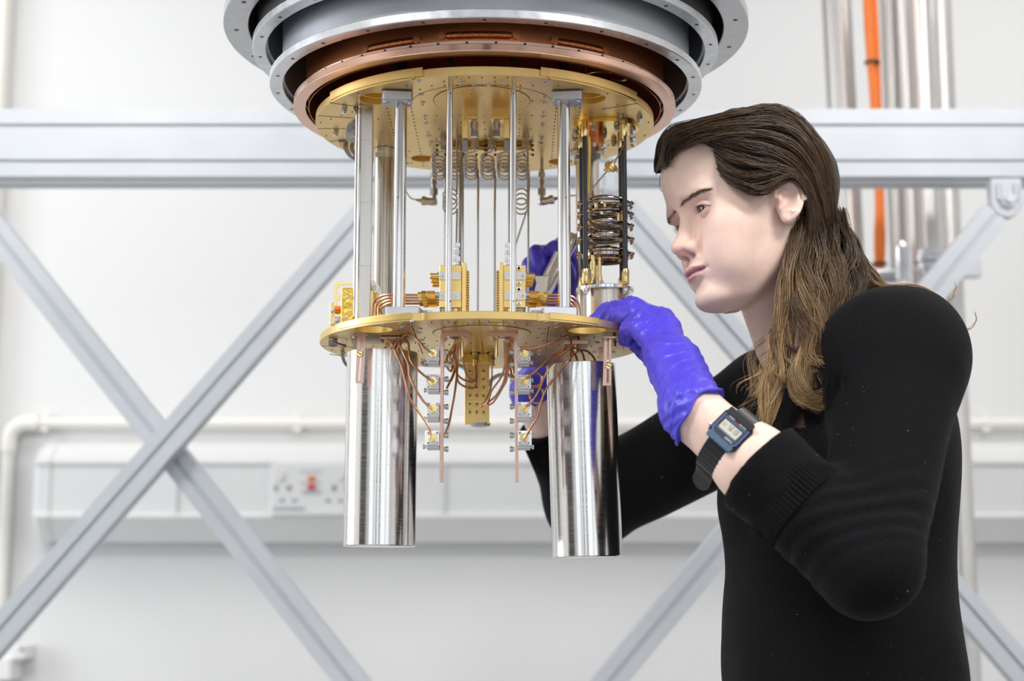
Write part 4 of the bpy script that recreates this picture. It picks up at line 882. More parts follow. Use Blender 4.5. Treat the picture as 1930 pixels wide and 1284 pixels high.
# ---------------------------------------------------------------- L brackets carrying the white filter boxes
def hexs(mb, p, d, r, h):
    p = Vector(p); d = Vector(d)
    mb.cyl(p, p+d*h*0.3, r*0.75, seg=12); mb.cyl(p+d*h*0.3, p+d*h, r, seg=14)
boxY = [(655, 688, 667), (706, 741, 719), (758, 795, 771), (812, 848, 825)]
def lbracket(lab, mir):
    Yk = 1.70
    def q(px, py, Y=Yk): return P((1806-px) if mir else px, py, Y)
    sg = -1 if mir else 1
    t = thing('copper_l_bracket', lab, 'copper bracket', q(834, 908), 'copper L brackets for the filter boxes')
    W2 = 0.0036; D = 0.013
    zt = q(830, 637).z; zb0 = q(830, 908).z; xv = q(832.5, 770).x
    xt = XZ((1806-833.5) if mir else 833.5, Yk, zt).x; xb = q(831.5, 908).x
    ol = [(xt-W2/2, zt+0.0), (xt+W2/2, zt), (xb+W2/2, zb0), (xb-W2/2, zb0)]
    MB().rings([[Vector((x, Yk, z)) for x, z in ol], [Vector((x, Yk+D, z)) for x, z in ol]]).build('upright', 'cop_b', t)
    # bent corner and horizontal foot against the plate
    dzl = ZL-zt-0.0002; pts = [(0, 0), (0, dzl-0.0040), (sg*0.0012, dzl-0.0012), (sg*0.0038, dzl), (sg*0.0320, dzl)]
    A = []; 
    outer = [(xt-sg*W2/2+x, zt+z) for x, z in pts]; inner = [(xt+sg*W2/2+(x if x == 0 else x*0.9), zt+z-(0.0046 if i > 1 else 0.0030 if i == 1 else 0)) for i, (x, z) in enumerate(pts)]
    pl = outer+inner[::-1]
    MB().rings([[Vector((x, Yk-0.001, z)) for x, z in pl], [Vector((x, Yk+0.026, z)) for x, z in pl]]).build('foot', 'cop_b', t, smooth=0)
    c = q(871, 636, Yk+0.006); z0 = ZL-0.0046
    b = MB(); b.cyl((c.x, c.y, z0+0.003), (c.x, c.y, z0-0.0012), 0.0044, seg=20); b.cyl((c.x, c.y, z0-0.001), (c.x, c.y, z0-0.0045), 0.0036, seg=6); b.cyl((c.x, c.y, z0-0.004), (c.x, c.y, z0-0.0215), 0.0021, seg=14); b.build('brass_bolt', 'brass', t)
    MB().cyl((c.x, c.y, z0), (c.x, c.y, ZL), 0.003, seg=12).build('bolt_shank', 'brass', t)
    for i in range(2): 
        s = q(861, 630, Yk); MB().box((s.x, Yk+0.005+i*0.006, ZL-0.0049), (0.016, 0.0007, 0.0004)).build('scored_line', 'holeg', t)
    # screws through the upright, two per box
    for (y0, y1, yc) in boxY:
        for py in (y0+9, y1-1):
            s = q(836.5, py, Yk+0.0055); b = MB(); hexs(b, s, Vector((sg, 0, 0)), 0.0031, 0.0050); b.build('socket_screw', 'screw', t)
    # boxes
    for k, (y0, y1, yc) in enumerate(boxY):
        x0, x1 = (803+[0, 0, -1, -2][k], 827.5); 
        if mir: x0, x1 = (1806-[1000, 1001, 1002, 1002][k], 1806-977+1.0)
        fz0, fz1 = q(815, y0).z, q(815, y1-9).z; Yb = Yk-0.010; Db = 0.030
        a, b2 = sorted((q(x0, yc, Yb).x, q(x1, yc, Yb).x)); fz0, fz1 = q(815, y0, Yb).z, q(815, y1-8, Yb).z
        nmz = ['top', 'second', 'third', 'bottom'][k]
        bt = thing('filter_box', '%s white filter box on the %s copper bracket' % (nmz, 'right' if mir else 'left'), 'filter box', ((a+b2)/2, Yb, fz1), 'white filter boxes')
        MB().box(((a+b2)/2, Yb+Db/2, (fz0+fz1)/2), (b2-a, Db, fz0-fz1), ch=0.0006).build('box_body', 'whitebox', bt)
        MB().box(((a+b2)/2+sg*0.0005, Yb+Db/2+0.0015, fz1-0.0012), ((b2-a)*0.9, Db*0.86, 0.0028), ch=0.0004).build('base_lid', 'greybox', bt)
        c = q(816 if not mir else 1806-988, yc, Yb)
        fl = MB().box(c+Yv*(-0.0004)-Z*0.0010, (0.0120, 0.0012, 0.0125), ch=0.0003).build('connector_plate', 'whitebox', bt)
        b = MB(); b.cyl(c, c-Yv*0.0040, 0.0050, seg=6, rot=0.2); b.cyl(c-Yv*0.0036, c-Yv*0.0062, 0.0036, seg=18); b.cyl(c-Yv*0.0060, c-Yv*0.0080, 0.0022, seg=14); b.build('gold_connector', 'brass', bt)
        for sx, sz in ((-0.0046, -0.0060), (0.0046, -0.0060), (0.0046, 0.0050), (-0.0046, 0.0050)):
            o = c+Vector((sx, 0, sz)); m_ = MB().cyl(o, o-Yv*0.0018, 0.0019, seg=14).build('flange_screw', 'screw', bt); MB().cyl(o-Yv*0.0019, o-Yv*0.0016, 0.0008, seg=6).build('recess', 'holeg', m_)
        ox = a if not mir else b2
        for dz in (fz0-0.0045, fz1-0.0005):
            if mir and k < 4: b = MB(); hexs(b, (ox-0.0003, Yb+0.012, dz), Vector((1, 0, 0)), 0.0026, 0.0030); b.build('side_screw', 'screw', bt)
            elif dz < fz0-0.005: b = MB(); hexs(b, (ox+0.0003, Yb+0.010, dz), Vector((-1, 0, 0)), 0.0024, 0.003); b.build('side_screw', 'screw', bt)
    return t
lbracket('left copper L bracket with four white boxes', False)
lbracket('right copper L bracket with four white boxes', True)

# copper coax cables
def coax(lab, pts, grp, r=0.00125, Y=1.68, m='cop_c', ferr=False):
    q = [P(p[0], p[1], p[2] if len(p) > 2 else Y) for p in pts]
    t = thing('copper_coax_cable', lab, 'coax cable', q[0], grp)
    MB().tube(wiggle(q, 9), r, 10).build('cable', m, t, smooth=60)
    d = (q[0]-q[1]).normalized(); MB().cyl(q[0], q[0]+d*0.004, r*1.25, seg=12).build('end_ferrule', 'brass', t)
G1 = 'copper coax cables of the left boxes'; G2 = 'copper coax cables of the right boxes'
coax('copper coax cable to the top left filter box', [(812, 664, 1.683), (800, 655, 1.684), (789, 643, 1.688), (779, 633, 1.695), (770, 630, 1.705), (760, 633, 1.715), (752, 641, 1.73), (746, 655, 1.745), (742, 672, 1.76)], G1)
coax('copper coax cable to the second left filter box', [(812, 716, 1.683), (797, 706, 1.686), (781, 690, 1.69), (773, 676, 1.695), (771, 660, 1.70), (770, 648, 1.71), (765, 640, 1.72), (757, 645, 1.735), (752, 660, 1.75), (750, 675, 1.76)], G1)
coax('copper coax cable to the third left filter box', [(810, 767, 1.683), (798, 756, 1.684), (783, 733, 1.686), (772, 707, 1.69), (769, 685, 1.69), (760, 665, 1.695), (752, 648, 1.705), (748, 639, 1.715), (742, 646, 1.735), (738, 660, 1.76)], G1)
coax('copper coax cable to the bottom left filter box', [(811, 820, 1.683), (809, 808, 1.683), (799, 790, 1.684), (781, 765, 1.684), (769, 742, 1.684), (763, 715, 1.684), (757, 690, 1.686), (745, 663, 1.69), (738, 647, 1.70), (733, 641, 1.71), (728, 650, 1.735), (724, 665, 1.765)], G1)
coax('copper coax cable to the top right filter box', [(984, 662, 1.683), (982, 656, 1.682), (1000, 657, 1.683), (1030, 649, 1.685), (1052, 641, 1.69), (1062, 635, 1.70), (1071, 634, 1.715), (1076, 642, 1.725), (1076, 660, 1.74), (1074, 690, 1.765)], G2)
coax('copper coax cable to the second right filter box', [(988, 716, 1.683), (1000, 707, 1.684), (1018, 692, 1.685), (1033, 677, 1.69), (1052, 665, 1.70), (1066, 659, 1.71), (1078, 662, 1.72), (1086, 672, 1.735), (1090, 690, 1.76)], G2)
coax('copper coax cable to the third right filter box', [(990, 767, 1.683), (1002, 757, 1.684), (1014, 739, 1.684), (1024, 715, 1.685), (1034, 694, 1.69), (1052, 674, 1.70), (1072, 659, 1.71), (1084, 656, 1.72), (1097, 664, 1.735), (1104, 690, 1.76)], G2)
coax('copper coax cable to the bottom right filter box', [(991, 821, 1.683), (1000, 806, 1.684), (1012, 787, 1.684), (1019, 760, 1.684), (1030, 733, 1.684), (1047, 710, 1.686), (1066, 686, 1.69), (1083, 666, 1.70), (1096, 660, 1.715), (1110, 664, 1.73), (1121, 678, 1.745), (1123, 695, 1.765)], G2)
GI = 'inner copper coax cables between the brackets'
I0 = 1.735
coax('inner copper coax looping beside the second left box screws', [(857, 648, I0), (850, 660, I0), (843, 672, I0), (842, 690, 1.72), (850, 700, 1.72), (853, 690, 1.73)], GI)
coax('inner copper coax running from the left down to the bottom left box', [(860, 650, I0), (862, 690, I0), (858, 735, 1.725), (851, 775, 1.72), (846, 800, 1.715), (838, 822, 1.71)], GI)
coax('inner copper coax bending low under the left bracket', [(862, 648, I0), (859, 680, 1.74), (862, 705, 1.75), (874, 716, 1.77), (890, 720, 1.79), (896, 714, 1.81), (896, 690, 1.83)], GI)
coax('inner copper coax bending lowest towards the perforated strip', [(864, 648, 1.74), (861, 690, 1.745), (863, 718, 1.755), (876, 729, 1.77), (890, 732, 1.79), (897, 726, 1.81), (898, 700, 1.83)], GI)
coax('inner copper coax slanting across to the left gold connector', [(866, 650, 1.745), (873, 680, 1.76), (880, 708, 1.78), (892, 716, 1.80), (898, 712, 1.82), (897, 690, 1.835)], GI)
coax('short inner copper coax hugging the left bracket', [(858, 650, I0), (855, 675, 1.73), (857, 695, 1.73), (850, 716, 1.725), (842, 732, 1.72)], GI)
coax('inner copper coax curling from left bracket loop', [(856, 660, I0), (848, 672, 1.73), (855, 685, 1.735), (857, 700, 1.73), (848, 720, 1.72), (842, 712, 1.72)], GI)
for k, (x1, y1, x2, y2) in enumerate(((951, 690, 935, 730), (953, 700, 941, 742), (956, 705, 947, 735), (958, 698, 938, 752))):
    coax(['leftmost', 'second', 'third', 'rightmost'][k]+' of the inner copper coax cables curving to the tip of the perforated strip', [(953+k*2, 645, I0), (953+k, 668, 1.74), (x1, y1, 1.75), ((x1+x2)/2+1, (y1+y2)/2+2, 1.76), (x2-8, y2+6, 1.78), (920-k, 755+k*3, 1.79), (906+k*2, 768-k, 1.80)], GI, r=0.0011)
coax('inner copper coax dropping straight from the right gold connector', [(927, 695, 1.82), (927, 715, 1.82), (924, 735, 1.81), (918, 750, 1.80), (908, 766, 1.80)], GI, r=0.0011)
coax('short inner copper coax beside the right bracket', [(962, 648, I0), (960, 675, 1.735), (963, 700, 1.73), (968, 715, 1.722)], GI)
coax('inner copper coax against the right upright', [(965, 650, 1.73), (964, 668, 1.73), (967, 690, 1.725), (970, 705, 1.72)], GI)
# perforated gold strip with connectors
Yp = 1.865
t = thing('perforated_gold_strip', 'hanging perforated gold strip between the copper brackets', 'gold strip', P(899, 800, Yp))
a = P(876, 684, Yp); b = P(922, 800, Yp); nx, nz = 3, 7; W_ = b.x-a.x; Hh = a.z-b.z
cu_out = [(a.x, a.z), (b.x, a.z), (b.x, b.z), (a.x, b.z)]
mb = MB(); pc3 = []
MB().box(((a.x+b.x)/2, Yp+0.001, (a.z+b.z)/2), (W_, 0.002, Hh), ch=0.0003).build('strip', 'gold', t)
base = None
for i in range(3):
    for j in range(6):
        if i == 1 and j < 2: continue
        px = 886+i*12.8; py = 700+j*15.5
        q = P(px, py, Yp); 
        if base is None: base = MB().lathe((0, 0, 0), [(0.0030, -0.0006), (0.0030, 0.0004), (0.0018, 0.0004), (0.0018, -0.0002)], 16); base = None
        d = MB().prof(q+Yv*0.0005, -Yv, [(0, 0.0030), (0.0009, 0.0026), (0.0010, 0.0018), (0.0007, 0.0016)], 16).build('dimple', 'gold_p', t)
        MB().cyl(q-Yv*0.0006, q-Yv*0.0001, 0.0013, seg=12).build('perforation', 'hole', d)
MB().box((P(899, 758, Yp).x, Yp-0.0006, P(899, 758, Yp).z), (W_, 0.0016, 0.0012)).build('score_bar', 'gold_p', t)
MB().box(((a.x+b.x)/2, Yp-0.004, a.z+0.004), (W_*1.15, 0.012, 0.012), ch=0.0008).build('mounting_bar', 'gold_b', t)
MB().box(((a.x+b.x)/2, Yp-0.002, (a.z+0.01+ZL)/2), (W_*1.3, 0.004, ZL-a.z-0.01), ch=0.0005).build('hanger_plate', 'gold_b', t)
MB().prof((P(905, 800, Yp).x, Yp+0.008, P(905, 797, Yp).z), -Z, [(0, 0.012), (0.003, 0.011), (0.004, 0.006)], 28).build('end_knob', 'alu_d', t)
for px in (896, 927):
    q = P(px, 660, Yp-0.016); b = MB(); b.cyl((q.x, q.y, ZL), q, 0.0065, seg=20)
    for i in range(4): b.cyl(q+Z*(0.002+0.0026*i), q+Z*(0.0032+0.0026*i), 0.0078, seg=20)
    b.build('knurled_connector', 'gold_b', t)
    b = MB(); b.cyl(q, q-Z*0.006, 0.0040, seg=14); b.cyl(q-Z*0.006, q-Z*0.012, 0.0046, seg=6); b.cyl(q-Z*0.012, q-Z*0.019, 0.0030, seg=14); b.build('gold_connector', 'brass', t)
# grey loop hoses behind
t = thing('grey_hose', 'dark grey hose arching behind the perforated strip', 'hose', P(870, 690, 1.93))
MB().tube(wiggle([P(790, 668, 1.93), P(800, 688, 1.93), P(840, 684, 1.93), P(868, 690, 1.93), P(880, 700, 1.93)], 8), 0.0022, 10).build('hose', 'alu_d', t)
t = thing('grey_hose', 'dark grey hose arching towards the right steel can', 'hose', P(930, 712, 1.93))
MB().tube(wiggle([P(918, 730, 1.93), P(930, 713, 1.93), P(950, 706, 1.93), P(975, 712, 1.93), P(1000, 705, 1.93)], 8), 0.0024, 10).build('hose', 'alu_d', t)
t = thing('woven_ribbon', 'woven grey ribbon stub under the left rim of the lower plate', 'ribbon cable', P(627, 645, 1.75))
b = MB(); ribbon(b, [P(624, 641, 1.75), P(624, 652, 1.748), P(631, 653, 1.75), P(632, 641, 1.755)], 0.005, 0.002); b.build('ribbon', 'braid', t, smooth=20)
MB().tube([P(632, 646, 1.75), P(652, 652, 1.76)], 0.0011, 8).build('lead', 'steel_d', t)
t = thing('woven_ribbon', 'woven grey ribbon curving down behind the left steel can', 'ribbon cable', P(648, 670, 1.84))
b = MB(); ribbon(b, [P(646, 660, 1.84), P(646, 672, 1.84), P(650, 684, 1.84), P(656, 692, 1.84)], 0.004, 0.002); b.build('ribbon', 'braid', t, smooth=20)
b = MB(); loom(b, [P(668, 636, 1.735), P(671, 648, 1.735), P(674, 660, 1.735)], 6, 0.0005, 0.007, 9)
t = thing('wire_loom', 'short silver wires behind the left slotted strap', 'wire loom', P(671, 648, 1.735)); b.build('strand', 'braid', t)
# copper leads coiled in front of the far glove, behind the right boxes
for lab, pts in (('copper coil loop in front of the far wrist, upper ring', [(1008+14*math.cos(a), 715+13*math.sin(a), 1.90+0.003*a) for a in [k*0.6 for k in range(11)]]),
                 ('copper coil loop in front of the far wrist, lower ring', [(1012+13*math.cos(a), 745+15*math.sin(a), 1.90+0.002*a) for a in [k*0.6 for k in range(11)]])):
    coax(lab, pts, 'copper coil loops behind the right boxes', r=0.0013)
# dark innards above the upper plate
def dark(lab, px, py, r, Y):
    q = P(px, py, Y); t = thing('inner_fitting', lab, 'fitting', q, 'dark fittings above the upper plate'); return t, q
t, q = dark('golden curled capillary above the upper plate at the right', 1130, 130, 0.01, 1.70)
MB().tube(wiggle([P(1095, 120, 1.69), P(1090, 132, 1.69), P(1098, 141, 1.69), P(1125, 136, 1.69), P(1165, 138, 1.70), P(1180, 148, 1.70), P(1172, 152, 1.70), P(1150, 150, 1.70)], 8), 0.0012, 8).build('capillary', 'brass', t)
MB().cyl(P(1105, 120, 1.70), XZ(1105, 1.70, ZU+TU+0.003), 0.0016, seg=10).build('stem', 'brass', t)
# ---------------------------------------------------------------- implicit surfaces for the person
def _len(v): return np.sqrt((v*v).sum(-1))
def cap(p, a, b, ra, rb):
    a = np.array(a, np.float32); b = np.array(b, np.float32); ab = b-a; t = np.clip(((p-a)@ab)/float(ab@ab), 0, 1)
    return _len(p-(a+t[:, None]*ab))-(ra+(rb-ra)*t)
def ell(p, c, r, R=None):
    q = p-np.array(c, np.float32)
    if R is not None: q = q@R            # columns of R are the local axes
    r = np.array(r, np.float32); k0 = _len(q/r); k1 = _len(q/(r*r)); return k0*(k0-1)/np.maximum(k1, 1e-6)
def smin(a, b, k):
    h = np.maximum(k-np.abs(a-b), 0)/k; return np.minimum(a, b)-h*h*k*0.25
def smax(a, b, k): return -smin(-a, -b, k)
def surface_nets(f, lo, hi, h, B=8):
    """sparse surface nets: coarse blocks first, then only the blocks near the surface"""
    lo = np.array(lo, np.float32); hi = np.array(hi, np.float32); nb = np.ceil((hi-lo)/(h*B)).astype(int)
    I = np.stack(np.meshgrid(*[np.arange(n) for n in nb], indexing='ij'), -1).reshape(-1, 3)
    d = f((lo+(I+0.5)*h*B).astype(np.float32)); I = I[np.abs(d) < h*B*1.05]
    n1 = B+2; g = np.stack(np.meshgrid(*[np.arange(n1)]*3, indexing='ij'), -1).reshape(-1, 3)
    N = nb*B+4; verts = []; keys = []; edges = []
    for s in range(0, len(I), 1500):
        J = I[s:s+1500]; G = (J[:, None, :]*B+g[None]); F = f((lo+G.reshape(-1, 3)*h).astype(np.float32)).reshape(len(J), n1, n1, n1)
        S = F < 0
        # cells owned: 0..B (one extra layer so that neighbours always exist)
        acc = np.zeros((len(J), B+1, B+1, B+1, 3), np.float32); cnt = np.zeros((len(J), B+1, B+1, B+1), np.float32)
        m = B+1
        for ax in range(3):
            for o1 in (0, 1):
                for o2 in (0, 1):
                    off = [0, 0, 0]; oth = [k for k in range(3) if k != ax]; off[oth[0]] = o1; off[oth[1]] = o2
                    a = F[:, off[0]:off[0]+m, off[1]:off[1]+m, off[2]:off[2]+m]; of2 = list(off); of2[ax] += 1
                    b = F[:, of2[0]:of2[0]+m, of2[1]:of2[1]+m, of2[2]:of2[2]+m]
                    c = (a < 0) != (b < 0); t = np.where(c, a/np.where(c, a-b, 1), 0)
                    for k in range(3):
                        acc[..., k] += np.where(c, (t if k == ax else off[k]), 0)
                    cnt += c
        w = np.argwhere(cnt > 0); cc = cnt[cnt > 0]; av = acc[cnt > 0]/cc[:, None]
        gc = J[w[:, 0]]*B+w[:, 1:]; verts.append(lo+(gc+av)*h); keys.append((gc[:, 0]*N[1]+gc[:, 1])*N[2]+gc[:, 2])
        for ax in range(3):           # quads: lattice edges 1..B owned by this block
            a = S[:, 1:B+1, 1:B+1, 1:B+1]; of = [1, 1, 1]; of[ax] += 1
            b = S[:, of[0]:of[0]+B, of[1]:of[1]+B, of[2]:of[2]+B]; w = np.argwhere(a != b)
            if len(w) == 0: continue
            ge = J[w[:, 0]]*B+w[:, 1:]+1; o = [k for k in range(3) if k != ax]
            if ax == 1: o = o[::-1]
            e1 = np.zeros(3, int); e1[o[0]] = 1; e2 = np.zeros(3, int); e2[o[1]] = 1
            q = np.stack([ge-e1-e2, ge-e2, ge, ge-e1], 1); fl = a[tuple(w.T)]; q[~fl] = q[~fl][:, ::-1]
            edges.append((q[..., 0]*N[1]+q[..., 1])*N[2]+q[..., 2])
    K = np.concatenate(keys); V = np.concatenate(verts); K, idx = np.unique(K, return_index=True); V = V[idx]
    Q = np.concatenate(edges); pos = np.searchsorted(K, Q); pos = np.clip(pos, 0, len(K)-1); ok = (K[pos] == Q).all(1); Q = pos[ok]
    return V, Q
def grad(f, V, e=0.0006):
    G = np.zeros_like(V)
    for k in range(3):
        d = np.zeros(3, np.float32); d[k] = e; G[:, k] = (f(V+d)-f(V-d))/(2*e)
    return G
def project(f, V, it=2):
    V = V.astype(np.float32)
    for _ in range(it):
        d = f(V); G = grad(f, V); n = np.maximum((G*G).sum(1), 0.2); V = V-(np.clip(d, -0.004, 0.004)/n)[:, None]*G*0.9
    return V
def sdfobj(name, V, Q, m, parent, colors=None, bevelless=True):
    org = ORG[parent.name]; me = bpy.data.meshes.new(name); me.from_pydata((V-np.array(org)).tolist(), [], Q.tolist()); me.update(); me.shade_smooth()
    if colors is not None:
        a = me.color_attributes.new('tint', 'FLOAT_COLOR', 'POINT'); c = np.ones((len(V), 4), np.float32); c[:, :3] = colors; a.data.foreach_set('color', c.ravel())
    me.materials.append(M[m]); o = bpy.data.objects.new(name, me); COL.objects.link(o); o.parent = parent; ORG[o.name] = org; return o

def near(p, c, r): return ((p-np.asarray(c, np.float32))**2).sum(1) < r*r
# ---- head frame (local: x forward, y to her left, z up)
HC = P(1411.5, 411, 1.745); HS = 0.912
yaw, pit, rol = math.radians(18.5), math.radians(-7.3), math.radians(10)
def headmat():
    F0 = Vector((-math.cos(yaw), -math.sin(yaw), 0)); L0 = Vector((math.sin(yaw), -math.cos(yaw), 0))
    F = (F0*math.cos(pit)+Z*math.sin(pit)).normalized(); U = L0.cross(F)*-1; U = F.cross(L0).normalized()
    if U.z < 0: U = -U
    Rr = Matrix.Rotation(rol, 3, F); return F, (Rr@L0).normalized(), (Rr@U).normalized()
HF, HL, HU_ = headmat()
HM = np.array([list(HF), list(HL), list(HU_)], np.float32)      # rows: axes
HCn = np.array(HC, np.float32)
def toh(p): return (p-HCn)@HM.T/HS
def fromh(q): return HCn+np.asarray(q, np.float32)@HM*HS
def V3(q): return Vector([float(x) for x in fromh(q)])
zs = np.array([-.118, -.113, -.105, -.095, -.085, -.072, -.060, -.045, -.030, -.015, 0.0, .015, .030, .052, .082, .104, .121, .131, .137])
xf = np.array([.058, .077, .0850, .0870, .0865, .0905, .0920, .0900, .0865, .0830, .0825, .0880, .0935, .0980, .0960, .0800, .0550, .0260, -.008])
xb = np.array([.040, .026, .012, -.002, -.018, -.035, -.054, -.074, -.090, -.100, -.107, -.113, -.118, -.120, -.110, -.088, -.061, -.036, -.014])
hw = np.array([.008, .024, .033, .041, .047, .0525, .0560, .0600, .0635, .0665, .0690, .0715, .0735, .0750, .0690, .0560, .0380, .0200, .006])
x0 = np.array([.045, .042, .036, .026, .015, .005, -.004, -.010, -.012, -.012, -.012, -.012, -.012, -.012, -.013, -.015, -.016, -.016, -.016])
def _smooth(a, zf=np.linspace(-.118, .137, 340)):
    v = np.interp(zf, zs, a); k = np.exp(-(np.arange(-24, 25)/8.0)**2); k /= k.sum(); p = np.pad(v, 24, mode='reflect', reflect_type='odd'); return np.convolve(p, k, 'valid')
xf, xb, hw, x0 = [_smooth(a) for a in (xf, xb, hw, x0)]; zs = np.linspace(-.118, .137, 340); hw = np.maximum(hw, .004)
def headbase(q):
    z = q[:, 2]; f = np.interp(z, zs, xf); b = np.interp(z, zs, xb); w = np.interp(z, zs, hw); c = np.interp(z, zs, x0)
    dx = q[:, 0]-c; rx = np.where(dx > 0, f-c, c-b); rx = np.maximum(rx, 0.004); ay = np.abs(q[:, 1])
    front = dx > 0; pw = np.where(front, 2.15, 2.1)
    k = (np.abs(dx/rx)**pw+(ay/w)**pw)**(1/pw); d = (k-1)*np.minimum(rx, w)*0.8
    d = np.maximum(d, np.maximum(z-.1375, -.1185-z)); return d
def headsdf(q):
    q = q.astype(np.float32); s = q.copy(); s[:, 1] = np.abs(q[:, 1])
    d = headbase(q)
    d = smin(d, ell(q, (-.012, 0, .045), (.102, .0750, .0880)), 0.02)
    # brow ridge, cheekbones, chin
    d = smin(d, ell(s, (.0775, .026, .0205), (.0115, .026, .008)), 0.016)
    d = smin(d, ell(s, (.050, .044, -.022), (.024, .019, .022)), 0.026)
    d = smin(d, ell(q, (.073, 0, -.102), (.0175, .019, .013)), 0.016)
    d = smin(d, ell(s, (.054, .033, -.055), (.023, .021, .028)), 0.022)
    # eye sockets
    d = smax(d, -ell(s, (.090, .032, .002), (.0155, .0195, .0108)), 0.014)
    d = smax(d, -ell(s, (.092, .017, .002), (.011, .008, .016)), 0.012)
    # eyeball with lids
    d = smin(d, ell(s, (.0640, .0318, .0045), (.0135, .0150, .0125)), 0.004)
    # nose
    d = smin(d, cap(q, (.0775, 0, .012), (.0990, 0, -.028), .0065, .0078), 0.010)
    d = smin(d, ell(q, (.1010, 0, -.0335), (.0115, .0098, .0090)), 0.006)
    d = smin(d, ell(s, (.0905, .0122, -.0375), (.0110, .0062, .0078)), 0.005)
    d = smin(d, ell(q, (.090, 0, -.040), (.012, .0055, .0055)), 0.005)
    def g3(a, c, r): return np.exp(-(((a-np.array(c, np.float32))/np.array(r, np.float32))**2).sum(1))
    d = d+.0048*g3(s, (.0945, .0075, -.0440), (.0060, .0034, .0045))
    d = smax(d, -ell(s, (.0840, .0215, -.0400), (.0045, .0026, .0110)), 0.006)
    # mouth: upper lip, lower lip, the line between them
    yy = s[:, 1]
    d = smin(d, ell(q, (.0850, 0, -.0640), (.0140, .0225, .0052)), 0.004)
    d = smin(d, ell(s, (.0905, .0060, -.0615), (.0062, .0090, .0040)), 0.004)
    d = smin(d, ell(q, (.0850, 0, -.0730), (.0130, .0170, .0056)), 0.004)
    d = d+.0013*np.exp(-((q[:, 2]+.0678+.03*np.maximum(s[:, 1]-.012, 0))/.0020)**2)*np.clip((.0265-s[:, 1])/.005, 0, 1)*(q[:, 0] > .068)+.0016*g3(s, (.0800, .0262, -.0690), (.006, .0035, .0040))
    d = smax(d, -ell(q, (.0975, 0, -.0505), (.0040, .0030, .0070)), 0.004)
    d = smax(d, -ell(q, (.0995, 0, -.0865), (.0085, .0200, .0048)), 0.010)
    # ears
    ex, ez = -.014, -.007
    tilt = 0.25
    er = np.array([[math.cos(tilt), 0, math.sin(tilt)], [0, 1, 0], [-math.sin(tilt), 0, math.cos(tilt)]], np.float32)
    e = s-np.array((ex, .0780, ez), np.float32); e = e@er.T
    # flare outward to the back
    ey = e[:, 1]+e[:, 0]*0.34-0.004
    rr = np.sqrt((e[:, 0]/np.where(e[:, 2] > -0.005, .0205, .0155))**2+((e[:, 2]-.002)/.0335)**2)
    th_ = np.arctan2(e[:, 0], e[:, 2]-.002)              # 0 at the top, positive towards the face
    rimm = np.clip((2.0-th_)/.5, 0, 1)*np.clip((th_+3.2)/.4, 0, 1)
    ra = np.sqrt(((e[:, 0]-.0015)/.0098)**2+((e[:, 2]+.0035)/.0185)**2)
    Hh = .0008+.0042*np.exp(-((rr-.91)/.12)**2)*rimm+.0030*np.exp(-((ra-1.02)/.20)**2)*np.clip((.6-th_)/.5, 0, 1)-.0034*np.exp(-(((e[:, 0]-.0030)/.0075)**2+((e[:, 2]+.0050)/.0105)**2)**2)-.0014*np.exp(-(((e[:, 0]-.002)/.0050)**2+((e[:, 2]-.0120)/.0050)**2))
    Hh = Hh+.0042*np.exp(-(((e[:, 0]-.0125)/.0040)**2+((e[:, 2]+.0060)/.0050)**2))+.0024*np.exp(-(((e[:, 0]-.0020)/.0050)**2+((e[:, 2]+.0190)/.0035)**2))
    Hh = Hh-.0020*np.exp(-(((e[:, 0]-.0090)/.0022)**2+((e[:, 2]+.0135)/.0030)**2))
    ear = smax(smax(ey-Hh, -(ey+.0078), .002), (rr-1)*.0155, .004)
    ear = smin(ear, ell(e, (-.001, -.0015, -.0255), (.0085, .0046, .0075)), 0.004)     # lobe
    d = smin(d, ear, 0.004)
    return d
# ---- body joints (world)
def W3(px, py, Y): return np.array(P(px, py, Y), np.float32)
J = dict(neck_t=W3(1478, 492, 1.770), neck_b=W3(1550, 668, 1.80), shL=W3(1696, 676, 1.64), shR=W3(1456, 758, 1.93), chest=W3(1590, 880, 1.77),
         elL=W3(1640, 1066, 1.50), wrL=W3(1313, 782, 1.555), elR=W3(1112, 950, 2.12), wrR=W3(1014, 760, 2.03), waist=W3(1556, 1090, 1.775), hip=W3(1590, 1290, 1.78))
chestR = np.array([[0.46, 0.885, 0], [-0.885, 0.46, 0], [0, 0, 1]], np.float32)     # columns: across the shoulders / front-back (normalised below)
ax_s = (J['shR']-J['shL']); ax_s[2] = 0; ax_s /= np.linalg.norm(ax_s); ax_f = np.array([-ax_s[1], ax_s[0], 0], np.float32)
if ax_f[0] > 0: ax_f = -ax_f
BR = np.stack([ax_s, ax_f, np.array([0, 0, 1], np.float32)], 1).astype(np.float32)
def off(p, s=0, f=0, z=0): return p+ax_s*s+ax_f*f+np.array([0, 0, z], np.float32)
def neck(p):
    d = cap(p, J['neck_t'], J['neck_b'], .046, .052); d = smin(d, cap(p, fromh((-.02, 0, -.03)), J['neck_b']+np.array([.02, 0, 0.02], np.float32), .046, .05), .02)
    d = smin(d, cap(p, fromh((.015, .0, -.078)), J['neck_b']-np.array([.045, 0, -.01], np.float32), .022, .030), .03); return d
